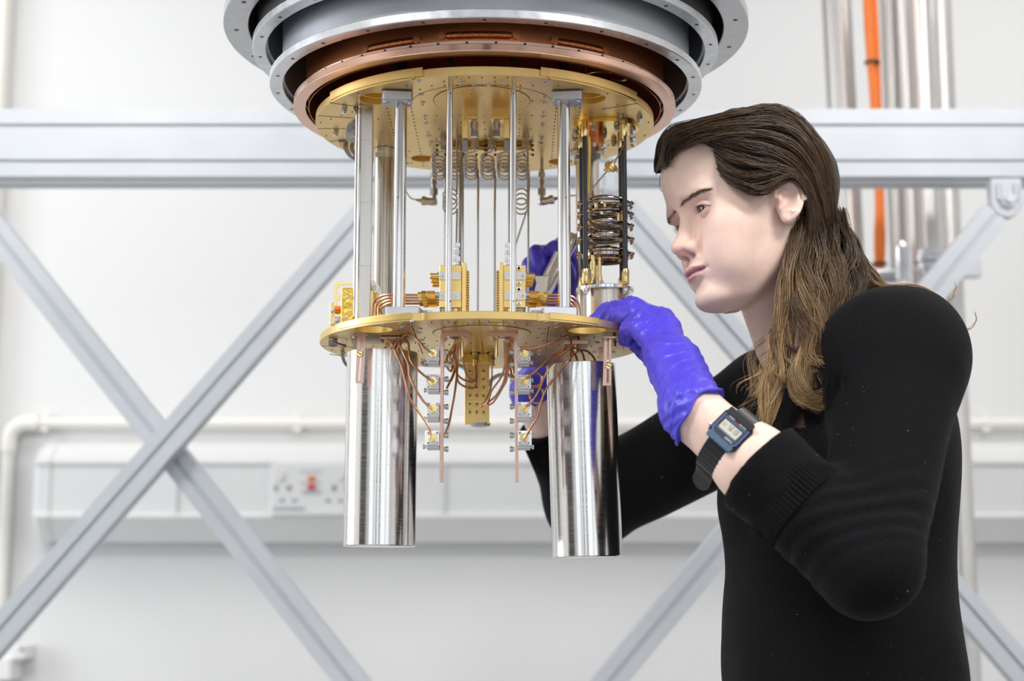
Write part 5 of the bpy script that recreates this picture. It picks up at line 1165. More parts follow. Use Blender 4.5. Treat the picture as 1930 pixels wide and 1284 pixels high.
def torso(p):
    up = off(J['chest'], 0, 0, .03)
    d = ell(p, off(J['chest'], 0, -.012, .0), (.145, .098, .175), BR)
    d = smin(d, ell(p, J['waist'], (.104, .094, .18), BR), .06)
    d = smin(d, ell(p, J['hip'], (.160, .115, .16), BR), .07)
    d = smin(d, cap(p, J['neck_b']+np.array([.02, .0, -.02], np.float32), J['shL']+np.array([-.01, 0, .003], np.float32), .046, .054), .04)
    d = smin(d, cap(p, J['neck_b']+np.array([-.01, .02, -.03], np.float32), J['shR']+np.array([.01, 0, .003], np.float32), .044, .050), .04)
    d = smin(d, cap(p, W3(1592, 700, 1.735), J['shL']+np.array([-.02, 0, -.01], np.float32), .046, .050), .03)
    for s in (-1, 1): d = smin(d, ell(p, off(J['chest'], s*.068, .055, -.035), (.058, .050, .058), BR), .05)
    return d
def cull(p, c, r, fn):
    m = near(p, c, r)
    if m.all(): return fn(p)
    d = np.full(len(p), 9.0, np.float32)
    if m.any(): d[m] = fn(p[m])
    return d
def arms(p):
    a = cull(p, (J['shL']+J['elL']+J['wrL'])/3, .42, armL); b = cull(p, (J['shR']+J['elR']+J['wrR'])/3, .42, armR); return smin(a, b, .01)
def armL(p):
    d = smin(cap(p, J['shL'], J['elL'], .056, .036), ell(p, J['shL'], (.058, .058, .060)), .02)
    fl = smin(cap(p, J['elL'], J['wrL']+(J['elL']-J['wrL'])*.35, .036, .037), cap(p, J['wrL']+(J['elL']-J['wrL'])*.35, J['wrL'], .0345, .0275), .02)
    return smin(d, fl, .02)
def armR(p): return smin(cap(p, J['shR'], J['elR'], .054, .047), cap(p, J['elR'], J['wrR'], .043, .0265), .02)
# near hand (her left): wrist, knuckles, finger joints in picture columns with depths
wL = J['wrL']
nearF = [ # MCP, PIP, DIP, TIP, radius
    [(1247, 606, 1.690), (1190, 577, 1.735), (1143, 588, 1.752), (1122, 606, 1.755), .0098],
    [(1258, 622, 1.668), (1196, 580, 1.712), (1150, 590, 1.735), (1130, 610, 1.740), .0102],
    [(1256, 640, 1.648), (1195, 592, 1.690), (1160, 598, 1.712), (1148, 616, 1.722), .0098],
    [(1240, 662, 1.632), (1202, 620, 1.662), (1184, 622, 1.685), (1178, 640, 1.700), .0090]]
nearT = [(1272, 705, 1.645), (1230, 668, 1.690), (1206, 646, 1.715), (1196, 638, 1.740), .0120]
def hand(p, w, F, T, grow=0.0, er=1.0, pg=0.0):
    d = None
    for m, a, b, c, r in F:
        m, a, b, c = [W3(*k) for k in (m, a, b, c)]; r = r*er+grow
        g = smin(cap(p, m, a, r*1.12, r), cap(p, a, b, r, r*.93), .003); g = smin(g, cap(p, b, c, r*.93, r*.82), .003)
        g = smin(g, cap(p, w+(m-w)*.25, m, .0145+grow, r*1.25), .010)
        d = g if d is None else smin(d, g, .0045)
    m, a, b, c = [W3(*k) for k in T[:4]]; r = T[4]*er+grow
    g = smin(cap(p, w+(m-w)*.35, m, .014+grow, r*1.25), cap(p, m, a, r*1.25, r), .006); g = smin(g, smin(cap(p, a, b, r, r*.95), cap(p, b, c, r*.95, r*.8), .003), .003)
    d = smin(d, g, .010)
    mid = sum(W3(*f[0]) for f in F)/4; d = smin(d, cap(p, w, w+(mid-w)*.62, .0275+grow+pg, .0255+grow+pg), .02)
    return d
farF = [
    [(1085, 500, 1.985), (1062, 462, 1.950), (1046, 470, 1.925), (1052, 492, 1.925), .0105],
    [(1078, 530, 1.985), (1035, 478, 1.950), (1012, 478, 1.925), (1018, 500, 1.918), .0105],
    [(1070, 560, 1.985), (1020, 500, 1.955), (1000, 500, 1.930), (1010, 520, 1.918), .0105],
    [(1060, 590, 1.985), (1008, 520, 1.960), (993, 524, 1.935), (1003, 546, 1.920), .0098]]
farT = [(1060, 620, 1.975), (1068, 570, 1.945), (1072, 530, 1.925), (1066, 505, 1.915), .0115]
HFc = fromh((0, 0, 0))
legL = [off(J['hip'], -.085, 0, -.03), off(J['hip'], -.085, .01, -.50), off(J['hip'], -.09, -.01, -.90)]
def legs(p, g=0.0):
    d = None
    for s in (-1, 1):
        h = off(J['hip'], s*.085, 0, -.05); k = off(J['hip'], s*.09, .015, 0); k[2] = .50; a = off(J['hip'], s*.10, -.01, 0); a[2] = .09
        q = smin(cap(p, h, k, .085+g, .058+g), cap(p, k, a, .056+g, .038+g), .02)
        d = q if d is None else np.minimum(d, q)
    return d
def part_eval(p, base, c, r, fn, k):
    m = near(p, c, r)
    if m.any():
        base[m] = smin(base[m], fn(p[m]), k)
    return base
def body(p):
    p = p.astype(np.float32); d = np.full(len(p), 9.0, np.float32)
    d = cull(p, J['chest']*.4+J['hip']*.6, .62, torso)+.010
    d = smin(d, cull(p, J['neck_b']*.5+J['neck_t']*.5, .30, neck), .025)
    m = p[:, 2] < J['hip'][2]+.15
    if m.any(): d[m] = smin(d[m], legs(p[m]), .05)
    d = smin(d, arms(p), .03)
    d = part_eval(p, d, HFc, .24, lambda q: headsdf(toh(q)), .012)
    d = part_eval(p, d, W3(1225, 660, 1.66), .22, lambda q: hand(q, wL, nearF, nearT, -.003, .9), .012)
    d = part_eval(p, d, W3(1040, 600, 1.97), .24, lambda q: hand(q, J['wrR'], farF, farT, -.003, .9), .012)
    for s in (-1, 1):
        a = off(J['hip'], s*.10, -.01, 0); a[2] = .09
        d = part_eval(p, d, off(a, 0, .06, -.05), .25, lambda q: cap(q, off(a, 0, -.02, -.05), off(a, 0, .15, -.065), .032, .024), .03)
    return d
import time as _t
_t0 = _t.time()
def _tt(*a): print(*a, flush=True)
feet = off(J['hip'], 0, 0, 0); person = thing('person', 'person in black sweater and blue gloves with long brown hair, leaning over the gold plates', 'person', (float(feet[0]), float(feet[1]), 0))
allp = np.stack(list(J.values())); lo = allp.min(0)-np.array([.16, .28, 0]); lo[2] = 0.0; hi = allp.max(0)+np.array([.25, .25, 0]); hi[2] = HC.z+.16
V, Q = surface_nets(body, lo, hi, 0.0036)
# refine the head and near forearm: subdivide those quads, then pull every vertex onto the surface
def refine(V, Q, f, sel, it=2):
    bm = bmesh_from(V, Q)
    return V, Q
import bmesh
def subdivide(V, Q, selfn, cuts=1):
    me = bpy.data.meshes.new('t'); me.from_pydata(V.tolist(), [], Q.tolist()); bm = bmesh.new(); bm.from_mesh(me); bm.verts.ensure_lookup_table()
    co = np.array([v.co for v in bm.verts], np.float32); s = selfn(co); ed = [e for e in bm.edges if s[e.verts[0].index] and s[e.verts[1].index]]
    bmesh.ops.subdivide_edges(bm, edges=ed, cuts=cuts, use_grid_fill=True); bmesh.ops.triangulate(bm, faces=[f for f in bm.faces if len(f.verts) > 4])
    bm.verts.ensure_lookup_table(); V2 = np.array([v.co for v in bm.verts], np.float32); F = [[v.index for v in f.verts] for f in bm.faces]; bm.free(); bpy.data.meshes.remove(me); return V2, F
def in_face(co):
    q = toh(co); return (_len(q) < .19) & (q[:, 2] > -.135) & (q[:, 0] > -.05) & (q[:, 1] > -.06)
V, F = subdivide(V, Q, in_face, 2)
mh = near(V, HFc, .2)
V[mh] = project(body, V[mh], 3); V[~mh] = project(body, V[~mh], 1)
_tt('body', len(V), _t.time()-_t0)
# skin colour: own pigment (lips, ear, cheeks, nose), plus painted nostril and lip-line shade
q = toh(V); s = q.copy(); s[:, 1] = np.abs(s[:, 1]); base = np.tile(np.array([[.90, .65, .54]], np.float32), (len(V), 1))
def blend(base, w, c): w = np.clip(w, 0, 1)[:, None]; return base*(1-w)+np.array([c], np.float32)*w
inh = near(V, HFc, .2)
def gs(q, c, r): return np.exp(-(((q-np.array(c, np.float32))/np.array(r, np.float32))**2).sum(1))*inh
base = blend(base, gs(s, (.055, .052, -.030), (.032, .032, .028))*.22, (.84, .50, .43))
base = blend(base, gs(q, (.105, 0, -.036), (.014, .014, .012))*.5, (.80, .42, .36))
base = blend(base, gs(s, (-.014, .080, -.012), (.02, .014, .03))*.30, (.84, .46, .40))
base = blend(base, gs(s, (.078, .030, .006), (.02, .022, .013))*.16, (.72, .47, .41))
lw = np.clip((1-np.sqrt((s[:, 1]/.0245)**2+((q[:, 2]+.0680)/np.where(q[:, 2] > -.0678, .0085, .0095))**2*(1+.8*(s[:, 1]/.0245)**2)))*5, 0, 1)*inh*(q[:, 0] > .070)
base = blend(base, lw*.9, (.66, .33, .32))
base = blend(base, gs(s, (.0930, .0078, -.0455), (.0080, .0040, .0042))*.95, (.20, .06, .045))  # shade inside the nostrils, painted into the skin colour
base = blend(base, np.exp(-((q[:, 2]+.0678)/.0012)**2)*np.clip((.0245-s[:, 1])/.003, 0, 1)*inh*(q[:, 0] > .07)*.85, (.26, .08, .08))  # shade of the crease between the lips, painted in
M['skin'] = mat('skin', (.74, .50, .40), 0, 0.46, 0.10, 900, attr='tint', vary=.04, vscale=90, sss=0.12, bdist=.0006)
bodyo = sdfobj('body', V, np.array(F, dtype=object) if False else [tuple(f) for f in F], 'skin', person, base) if False else None
def sdfobj2(name, V, F, m, parent, colors=None):
    class A(list): pass
    org = ORG[parent.name]; me = bpy.data.meshes.new(name); me.from_pydata((V-np.array(org, np.float32)).tolist(), [], [tuple(int(i) for i in f) for f in F]); me.update(); me.shade_smooth()
    if colors is not None:
        a = me.color_attributes.new('tint', 'FLOAT_COLOR', 'POINT'); c = np.ones((len(V), 4), np.float32); c[:, :3] = colors; a.data.foreach_set('color', c.ravel())
    me.materials.append(M[m]); o = bpy.data.objects.new(name, me); COL.objects.link(o); o.parent = parent; ORG[o.name] = org; return o
bodyo = sdfobj2('body', V, F, 'skin', person, base)
# ---- eyes
M['eyew'] = mat('eye_white', (.70, .66, .64), 0, 0.12, vary=.02, coat=.5)
M['iris'] = mat('eye_iris', (.045, .026, .016), 0, 0.10, vary=.1, vscale=300, coat=1)
M['hair'] = mat('brown_hair', (.10, .06, .035), 0, 0.34, attr='tint', vary=.18, vscale=60, spec=.45)
M['browm'] = mat("eyebrow_hair", (.20, .13, .09), 0, 0.5, vary=.1)
RH = Matrix((HF, HL, HU_)).transposed()
gz = Vector((0.95, 0.04, -0.20)).normalized()
for sd in (1, -1):
    c = V3((.0680, sd*.0320, .0035)); e = MB().sph(c, .0124*HS, 28).build('eye', 'eyew', bodyo); dv = (RH@Vector((gz.x, gz.y+(.10 if sd > 0 else .0), gz.z))).normalized()
    MB().prof(c+dv*.0108*HS, dv, [(0, .0056), (.0009, .0050), (.0017, .0028), (.0019, .0010)], 24).build('iris', 'iris', e, smooth=80)
    MB().prof(c+dv*.0127, dv, [(0, .0024), (.0006, .0018)], 16).build('pupil', 'ink', e) if False else None
# lids: shells a little larger than the eyeball, open along the slit
def lid(sd, up):
    c = np.array((.0680, sd*.0320, .0035)); rg = []; n = 26; Rb = .0139
    for k in range(n+1):
        lon = math.radians(-85+170*k/n); edge = (math.radians(20)*max(0, math.cos(lon*1.55))-math.radians(8)) if up else (-math.radians(15)*max(0, math.cos(lon*1.55))-math.radians(8)-.004); far = math.radians(75 if up else -75)
        col = []
        for j in range(9):
            lat = edge+(far-edge)*j/8; r = Rb+(.0004 if j == 0 else 0)-.0012*max(0, (abs(lon)-.75)/.73)**2-.0022*(j/8)**3
            col.append(V3(c+np.array((math.cos(lat)*math.cos(lon)*r, math.cos(lat)*math.sin(lon)*r*sd, math.sin(lat)*r))))
        rg.append(col)
    b = MB(); b.rings(rg, False, False, False); me_o = b.build('eyelid', 'skinp', bodyo, smooth=80); sm = me_o.modifiers.new('thick', 'SOLIDIFY'); sm.thickness = .0012; sm.offset = -1
    return me_o
M['skinp'] = mat('eyelid_skin', (.84, .57, .47), 0, 0.45, 0.1, 900, vary=.04, vscale=90, sss=.1)
for sd in (1, -1): lid(sd, True); lid(sd, False)
def hairs(mb, root, d, L, r, bend=Vector((0, 0, 0)), seg=3, n=4):
    pts = [root+d*L*(i/n)+bend*(i/n)**2 for i in range(n+1)]; mb.tube(pts, r, seg, rfun=lambda t: r*(1-.75*t))
# eyebrows and lashes as short hairs
rr = random.Random(3)
def hitx(q):                       # bring local (y, z) columns onto the face along the local x axis
    q = np.array(q, np.float32); q[:, 0] = .125
    for _ in range(40):
        d = headsdf(q); q[:, 0] -= np.maximum(d, 0)*.8
    return q
def hitpx(px, py):                 # picture points brought onto the near side of the face
    p = np.array([list(P(a, b, HC.y-.16)) for a, b in zip(px, py)], np.float32); d = p-np.array([0, 0, H], np.float32); d /= np.linalg.norm(d, axis=1)[:, None]
    for _ in range(60): p = p+d*np.maximum(headsdf(toh(p))*HS*.8, 0)[:, None]
    return toh(p)
bt = np.array([rr.random() for _ in range(420)]); bx = np.interp(bt, [0, .2, .5, .8, 1], [1283, 1290, 1305, 1322, 1338]); by = np.interp(bt, [0, .2, .5, .8, 1], [387, 381, 370, 361, 359])
bw = np.interp(bt, [0, .25, .7, 1], [5.5, 7.5, 5.0, 1.6])*np.array([rr.gauss(0, .55) for _ in range(420)])
nearq = hitpx(bx-bw*.5, by+bw)
for sd in (1, -1):
    eb = MB(); qq = nearq if sd > 0 else hitx(nearq*np.array([1, -1, 1], np.float32)); w0 = fromh(qq); gn = grad(body, w0.astype(np.float32)); gn /= np.linalg.norm(gn, axis=1)[:, None]
    for ci, (t, w, g) in enumerate(zip(bt, w0, gn)):
        if sd < 0 and ci % 2: continue
        n = Vector([float(k) for k in g]); d = RH@Vector((-.15, sd*.85, .55-.75*t)); d = (d-n*d.dot(n)).normalized()+n*.12; hairs(eb, Vector([float(k) for k in w])+n*.0001, d.normalized(), .0050, .00017)
    eb.build('eyebrow', 'browm', bodyo)
    lb = MB(); c = np.array((.0680, sd*.0320, .0035))
    for i in range(44):
        lon = math.radians(-52+104*i/43); edge = math.radians(20)*max(0, math.cos(lon*1.55))-math.radians(8); r = .0143
        p0 = V3(c+np.array((math.cos(edge)*math.cos(lon)*r, math.cos(edge)*math.sin(lon)*r*sd, math.sin(edge)*r))); d = (RH@Vector((math.cos(lon), sd*math.sin(lon)*1.2, -.55))).normalized()
        hairs(lb, p0, d, .0046, .00014, RH@Vector((0, 0, .0030)))
    lb.build('eyelashes', 'browm', bodyo)

# ---- sweater
cuffL = J['wrL']+(J['elL']-J['wrL'])*.36; dL = (J['elL']-J['wrL'])/np.linalg.norm(J['elL']-J['wrL'])
cuffR = J['wrR']+(J['elR']-J['wrR'])*.20; dR = (J['elR']-J['wrR'])/np.linalg.norm(J['elR']-J['wrR'])
def wrinkle(p):
    t = (p-J['elL'])@((J['shL']-J['elL'])/np.linalg.norm(J['shL']-J['elL'])); u = -((p-J['elL'])@dL)
    a = np.exp(-((t-.035)/.05)**2)*np.exp(-((u-.045)/.05)**2)*np.exp(-((p-J['elL'])**2).sum(1)/.013)
    ph = (t*0.7+u*0.75); w = .0034*a*np.sin(ph*2*pi/.024+3*p[:, 1]/.05+1.2*np.sin(t*50))
    n = .0018*np.sin(p[:, 0]*34+p[:, 2]*17+1.5*np.sin(p[:, 1]*31))*np.sin(p[:, 2]*27+p[:, 1]*35+1.3+1.7*np.sin(p[:, 0]*23))
    return w+n
vA = W3(1483, 690, 1.72)
def sweater(p):
    p = p.astype(np.float32)
    d = smin(cull(p, J['chest']*.4+J['hip']*.6, .62, torso), arms(p)-.006, .035)-.004
    # hem
    d = smax(d, (J['hip'][2]-.13)-p[:, 2], .004)
    # sleeves end
    m = near(p, J['wrL'], .16); s = (p-cuffL)@dL; d = np.where(m, np.maximum(d, -s), d)
    m = near(p, J['wrR'], .13); s = (p-cuffR)@dR; d = np.where(m, np.maximum(d, -s), d)
    # V neck: hollow out round the neck and a wedge down the front
    d = smax(d, -cap(p, J['neck_b']+np.array([.012, 0, -.01], np.float32), J['neck_t']+np.array([-.03, 0, .10], np.float32), .066, .07), .008)
    b0 = J['neck_b']; q = p-b0; s_ = q@ax_s; f_ = q@ax_f; z_ = q[:, 2]
    wdg = np.maximum(np.abs(s_)-(.062+(z_+.0)*.47), np.maximum(-f_+.0, -(z_+.105)))
    d = smax(d, -wdg*.9, .004)
    d = d-wrinkle(p); return d
lo2 = lo.copy(); lo2[2] = J['hip'][2]-.2
Vs, Qs = surface_nets(sweater, lo2, hi, 0.0045); Vs = project(sweater, Vs, 1)
M['knit'] = mat('black_wool', (.0045, .0042, .0052), 0, 0.85, 0.7, 260, vary=.35, vscale=500, sheen=.02, bdist=.0012, spec=.12)
sw = sdfobj2('sweater', Vs, Qs, 'knit', person)
# ribbed cuff: thin ridges along the sleeve end
def cuff(cpt, d, r0, r1, L, name='ribbed_cuff'):
    cpt = Vector([float(k) for k in cpt]); d = Vector([float(k) for k in d]).normalized(); _, u, v = frame(d); n = 64; rg = []
    for i in range(9):
        t = i/8; r = r0+(r1-r0)*t
        rg.append([cpt+d*(t*L-.0015)+(u*math.cos(a)+v*math.sin(a))*(r+(.0009 if (k % 2) else -.0009)) for k, a in enumerate([2*pi*k/(2*n) for k in range(2*n)])])
    b = MB(); inn = [cpt+d*(.02)+(u*math.cos(a)+v*math.sin(a))*(r0-.004) for a in [2*pi*k/(2*n) for k in range(2*n)]]; rg = [inn]+rg
    b.rings(rg, True, False, False); return b.build(name, 'knit', sw, smooth=70)
cuff(cuffL, dL, .0440, .0482, .064)
cuff(cuffR, dR, .0408, .0445, .055)
# lint specks
lint = MB(); idx = RNG.choice(len(Vs), 190, replace=False)
for i in idx:
    v = Vector([float(k) for k in Vs[i]]); 
    if v.z < 1.0: continue
    g = grad(sweater, Vs[i:i+1].astype(np.float32))[0]; n = Vector([float(k) for k in g]).normalized(); t = n.orthogonal().normalized(); t.rotate(Matrix.Rotation(rr.random()*6, 3, n))
    L = .0004+.0022*rr.random()**4; lint.tube([v+n*.0006, v+n*.0009+t*L*.5, v+n*.0006+t*L+n.cross(t)*L*.3], .00012, 3)
lint.build('lint', 'wht', sw)
# trousers and shoes (below the picture)
M['denim'] = mat('dark_trousers', (.02, .022, .03), 0, 0.8, .3, 200, vary=.2)
def trs(p):
    p = p.astype(np.float32); d = smin(legs(p, .012), ell(p, J['hip'], (.172, .126, .15), BR), .04); return np.maximum(np.maximum(d, .10-p[:, 2]), p[:, 2]-(J['hip'][2]-.09))
l2 = lo.copy(); h2_ = hi.copy(); l2[0] = J['hip'][0]-.35; h2_[2] = J['hip'][2]+.1
Vt, Qt = surface_nets(trs, l2, h2_, 0.008); sdfobj2('trousers', Vt, Qt, 'denim', person)
for s in (-1, 1):
    a = off(J['hip'], s*.10, -.01, 0); a[2] = 0
    def shoe(p): return np.maximum(smin(cap(p.astype(np.float32), off(a, 0, -.04, .045), off(a, 0, .17, .035), .043, .036), cap(p.astype(np.float32), off(a, 0, -.02, .05), off(a, 0, -.01, .11), .044, .046), .02), 0.001-p[:, 2])
    Vh, Qh = surface_nets(shoe, off(a, 0, 0, 0)-.26, off(a, 0, 0, 0)+.26, 0.006); sdfobj2('shoe', Vh, Qh, 'blackp', person)

# ---- gloves
def glove_wr(p, sc=1.0):
    return sc*.55*(.0009*np.sin(p[:, 0]*420+p[:, 2]*260+2.2*np.sin(p[:, 2]*90))*np.sin(p[:, 1]*130+p[:, 2]*80)+.0007*np.sin(p[:, 2]*500-p[:, 0]*310+3*np.sin(p[:, 0]*70)))
gcutL = J['wrL']+dL*.001
_, cu_, cv_ = frame(Vector([float(k) for k in dL])); cu_ = np.array(cu_, np.float32); cv_ = np.array(cv_, np.float32)
def gloveL(p):
    p = p.astype(np.float32); d = smin(hand(p, wL, nearF, nearT, .0010), cap(p, wL-dL*.01, wL+dL*.07, .0300, .0312), .012)
    t = (p-wL)@dL; d = d-np.clip(t+.005, 0, .03)*.14                 # cuff flares
    th = np.arctan2((p-wL)@cu_, (p-wL)@cv_); edge = (p-gcutL)@dL-.004*np.sin(th*2+.6)-.002*np.sin(th*5)
    al = (p-wL)@dL; fold = .6*np.sin(p[:, 2]*61+p[:, 0]*37)+.5*np.sin(p[:, 0]*83-p[:, 1]*49)
    r1 = (1-np.abs(np.sin(al*115+(p@cu_)*70+fold*2.1)))**5; r2 = (1-np.abs(np.sin(al*150-(p@cv_)*95+fold*2.7+1)))**5
    d = d-glove_wr(p, np.where(t > -.02, 1.3, .6))-.0011*r1-.0009*r2*(.5+.5*np.sin(p[:, 2]*57)); return smax(d, edge, .0015)
c0 = W3(1225, 680, 1.66)
Vg, Qg = surface_nets(gloveL, c0-.15, c0+.15, 0.0014); Vg = project(gloveL, Vg, 1)
M['nitrile'] = mat('blue_nitrile', (.075, .055, .62), 0, 0.40, 0.55, 26, (1, 1, .55), vary=.06, vscale=25, bdist=.0016, spec=.5, ridge=True)
gl = sdfobj2('glove', Vg, Qg, 'nitrile', person)
gl['label'] = 'blue nitrile glove holding the rim of the lower plate'
pc_ = Vector([float(k) for k in gcutL]); dV = Vector([float(k) for k in dL]); u_ = Vector([float(k) for k in cu_]); v_ = Vector([float(k) for k in cv_])
pts = []
for k in range(65):
    a = 2*pi*k/64; e = .004*math.sin(a*2+.6)+.002*math.sin(a*5); rr_ = .0345+.0006*math.sin(3*a); pts.append(pc_+dV*e+(v_*math.cos(a)+u_*math.sin(a))*rr_)
MB().tube(pts, .0014, 8, cap=False).build('rolled_rim', 'nitrile', gl, smooth=70)
def gloveR(p):
    p = p.astype(np.float32); d = smin(hand(p, J['wrR'], farF, farT, .0010), cap(p, J['wrR'], J['wrR']-dR*.02, .030, .029), .012)
    return np.maximum(d-glove_wr(p, .6), (p-(J['wrR']-dR*.012))@dR)
c0 = W3(1035, 600, 1.97)
Vg, Qg = surface_nets(gloveR, c0-.2, c0+.2, 0.0026); g2 = sdfobj2('glove', Vg, Qg, 'nitrile', person); g2['label'] = 'blue nitrile glove gripping the clear tool'
# tool held by the far hand
ta, tb = P(1068, 470, 1.905), P(1026, 556, 1.885); dv = (tb-ta).normalized(); t = thing('hand_tool', 'shiny clear handled tool with a bent grey jaw held by the far glove', 'tool', tb)
MB().tube([ta-dv*.02, ta+dv*.01, tb-dv*.012, tb-dv*.004], .0085, 20, rfun=lambda s: .0088-.0012*s).build('handle', 'clear', t)
MB().tube([ta+X*-.010+dv*.005, tb-dv*.018-X*.010], .0030, 12).build('handle_rib', 'clear', t)
j0 = P(1023, 530, 1.874); MB().extr([(-.0095, .007), (.0085, .007), (.0045, -.0165), (-.0110, -.0165), (-.0075, -.002)], j0, X, Z, Yv, .007).build('jaw', 'steel_w', t, bevel=.001)

# ---- watch
wc = J['wrL']+dL*.044; wc = Vector([float(k) for k in wc]); dV = dV.normalized()
# outward normal of the dial: towards the camera and up
nrm = (Vector((0, 0, H))-wc).normalized(); nrm = (nrm+Vector((-.05, 0, .42))); nrm = (nrm-dV*nrm.dot(dV)).normalized(); crs = dV.cross(nrm).normalized()
# local axes: n out of the dial, a across the strap (along the arm), s along the strap
n_, a_, s_ = nrm, dV, crs
RA = .0285
t = thing('wristwatch', 'black resin digital watch with blue trim on the near wrist', 'watch', wc)
top = wc+n_*(RA-.001)
def wbox(mb, ca, cs, cn, wa, ws, wn, ch=.0004):
    R = Matrix((a_, s_, n_)).transposed(); mb.box(top+a_*ca+s_*cs+n_*cn, (wa, ws, wn), R=R, ch=ch); return mb
def oct_(wa, ws, k): return [(wa-k, -ws), (wa, -ws+k), (wa, ws-k), (wa-k, ws), (-wa+k, ws), (-wa, ws-k), (-wa, -ws+k), (-wa+k, -ws)]
MB().extr(oct_(.0155, .0165, .0055), top, a_, s_, n_, .0075).build('case', 'blackp', t, bevel=.0012)
MB().extr(oct_(.0140, .0130, .0040), top+n_*.0075, a_, s_, n_, .0010).build('bezel', 'blackp', t, bevel=.0004)
o = MB(); A = [top+n_*.0086+a_*x+s_*y for x, y in oct_(.0131, .0119, .0036)]; B_ = [top+n_*.0086+a_*x+s_*y for x, y in oct_(.0124, .0112, .0032)]
for i in range(8):
    j = (i+1) % 8; q4 = [A[i], A[j], B_[j], B_[i]]; o.rings([q4, [p+n_*.0003 for p in q4]])
o.build('blue_ring', 'bluel', t)
MB().extr(oct_(.0123, .0111, .0030), top+n_*.0084, a_, s_, n_, .0004).build('face', 'ink', t)
wbox(MB(), 0, .0004, .0090, .0190, .0088, .0004, .0002).build('lcd', 'lcd', t)
for cs in (.0058, -.0060): wbox(MB(), 0, cs, .00895, .0215, .0005, .0003, 0).build('blue_line', 'bluel', t)
wbox(MB(), .0, -.0125, .0085, .0270, .0070, .0030, .001).build('lug_bar', 'blackp', t); wbox(MB(), .0, .0140, .0080, .0260, .0060, .0030, .001).build('lug_bar', 'navy', t)
for ca, cs in ((.0160, .006), (.0160, -.006), (-.0160, .007)): MB().cyl(top+a_*ca*.95+s_*cs+n_*.004, top+a_*(ca*1.12)+s_*cs+n_*.004, .0013, seg=12).build('push_button', 'screw', t)
# seven segment digits reading 10:35 17, seen upside down along the arm
SEG7 = {'0': 'abcdef', '1': 'bc', '3': 'abcdg', '5': 'acdfg', '7': 'abc', '2': 'abged', '4': 'fgbc', '6': 'acdefg', '8': 'abcdefg', '9': 'abcdfg'}
def digit(mb, ch, ca, cs, w, h, sa, ss):
    st = .00035
    pos = {'a': (0, h/2, w, st), 'g': (0, 0, w, st), 'd': (0, -h/2, w, st), 'f': (-w/2, h/4, st, h/2), 'b': (w/2, h/4, st, h/2), 'e': (-w/2, -h/4, st, h/2), 'c': (w/2, -h/4, st, h/2)}
    for k in SEG7[ch]:
        x, y, wx, wy = pos[k]; wbox(mb, ca+sa*x, cs+ss*y, .00925, wx, wy, .0002, 0)
dg = MB(); sa = 1 if True else -1
# text runs from the elbow side towards the hand: +a_ is towards the elbow
XS = [(.0078, '1'), (.0052, '0'), (.0012, '3'), (-.0014, '5')]
for ca, ch in XS: digit(dg, ch, ca, -.0006, .0017, .0042, -1, 1)
for ca, ch in ((-.0048, '1'), (-.0068, '7')): digit(dg, ch, ca, -.0002, .0012, .0028, -1, 1)
for z_ in (-.0016, .0006): wbox(dg, .0032, z_, .00925, .0004, .0004, .0002, 0)
dg.build('time_digits', 'ink', t)
def wtext(s, ca, cs, size, m, name):
    cu = bpy.data.curves.new(name, 'FONT'); cu.body = s; cu.size = size; cu.align_x = 'CENTER'; cu.align_y = 'CENTER'; cu.extrude = .00005
    to = bpy.data.objects.new('tmp', cu); COL.objects.link(to); dgp = bpy.context.evaluated_depsgraph_get(); dgp.update(); me = bpy.data.meshes.new_from_object(to.evaluated_get(dgp)); bpy.data.objects.remove(to)
    R = Matrix((-a_, s_*TS, n_)).transposed().to_4x4(); me.transform(Matrix.Translation(top+a_*ca+s_*cs+n_*.0091-ORG[t.name])@R); me.materials.clear(); me.materials.append(M[m]); me.name = name
    o = bpy.data.objects.new(name, me); COL.objects.link(o); o.parent = t; ORG[o.name] = ORG[t.name]
TS = -1 if (-a_).cross(s_).dot(n_) < 0 else 1
wtext('WATER', .006, -.0084, .0022, 'wht', 'printed_word'); wtext('LITE', 0, -.0076, .0022, 'redl', 'printed_word'); wtext('RESIST', -.006, -.0084, .0022, 'wht', 'printed_word')
wtext('ALARM CHRONOGRAPH', 0, .0050, .0015, 'ylw', 'printed_word'); wtext('CASIO', .005, .0084, .0028, 'wht', 'printed_word')
# strap: a band round the wrist, wider than the arm is round (slightly elliptical)
def strap_pt(th, r): return wc+n_*math.cos(th)*r+s_*math.sin(th)*r
def bandpart(th0, th1, w0, w1, name, r=RA+.0012):
    rg = []; n = 26
    for i in range(n+1):
        th = th0+(th1-th0)*i/n; w = (w0+(w1-w0)*i/n)/2; p = strap_pt(th, r); p2 = strap_pt(th, r+.0026); rg.append([p-a_*w, p2-a_*w*.94, p2+a_*w*.94, p+a_*w])
    return MB().rings(rg).build(name, 'blackp', t, smooth=40)
TH = -1 if s_.z > 0 else 1      # direction that runs down the near side of the wrist
bandpart(TH*.42, TH*2.7, .0225, .0180, 'strap'); bandpart(-TH*.42, -TH*2.9, .0225, .0180, 'strap')
for k in range(5):
    th = TH*(.75+k*.16); p = strap_pt(th, RA+.0039); rg = [strap_pt(th+e, RA+.0041)+a_*w for e, w in ((-.012, -.0100), (-.012, .0100), (.012, .0100), (.012, -.0100))]
    MB().rings([rg, [q_-(q_-wc).normalized()*.001 for q_ in rg]]).build('strap_ridge', 'blackp', t)
t.scale = (1.13, 1.13, 1.13)
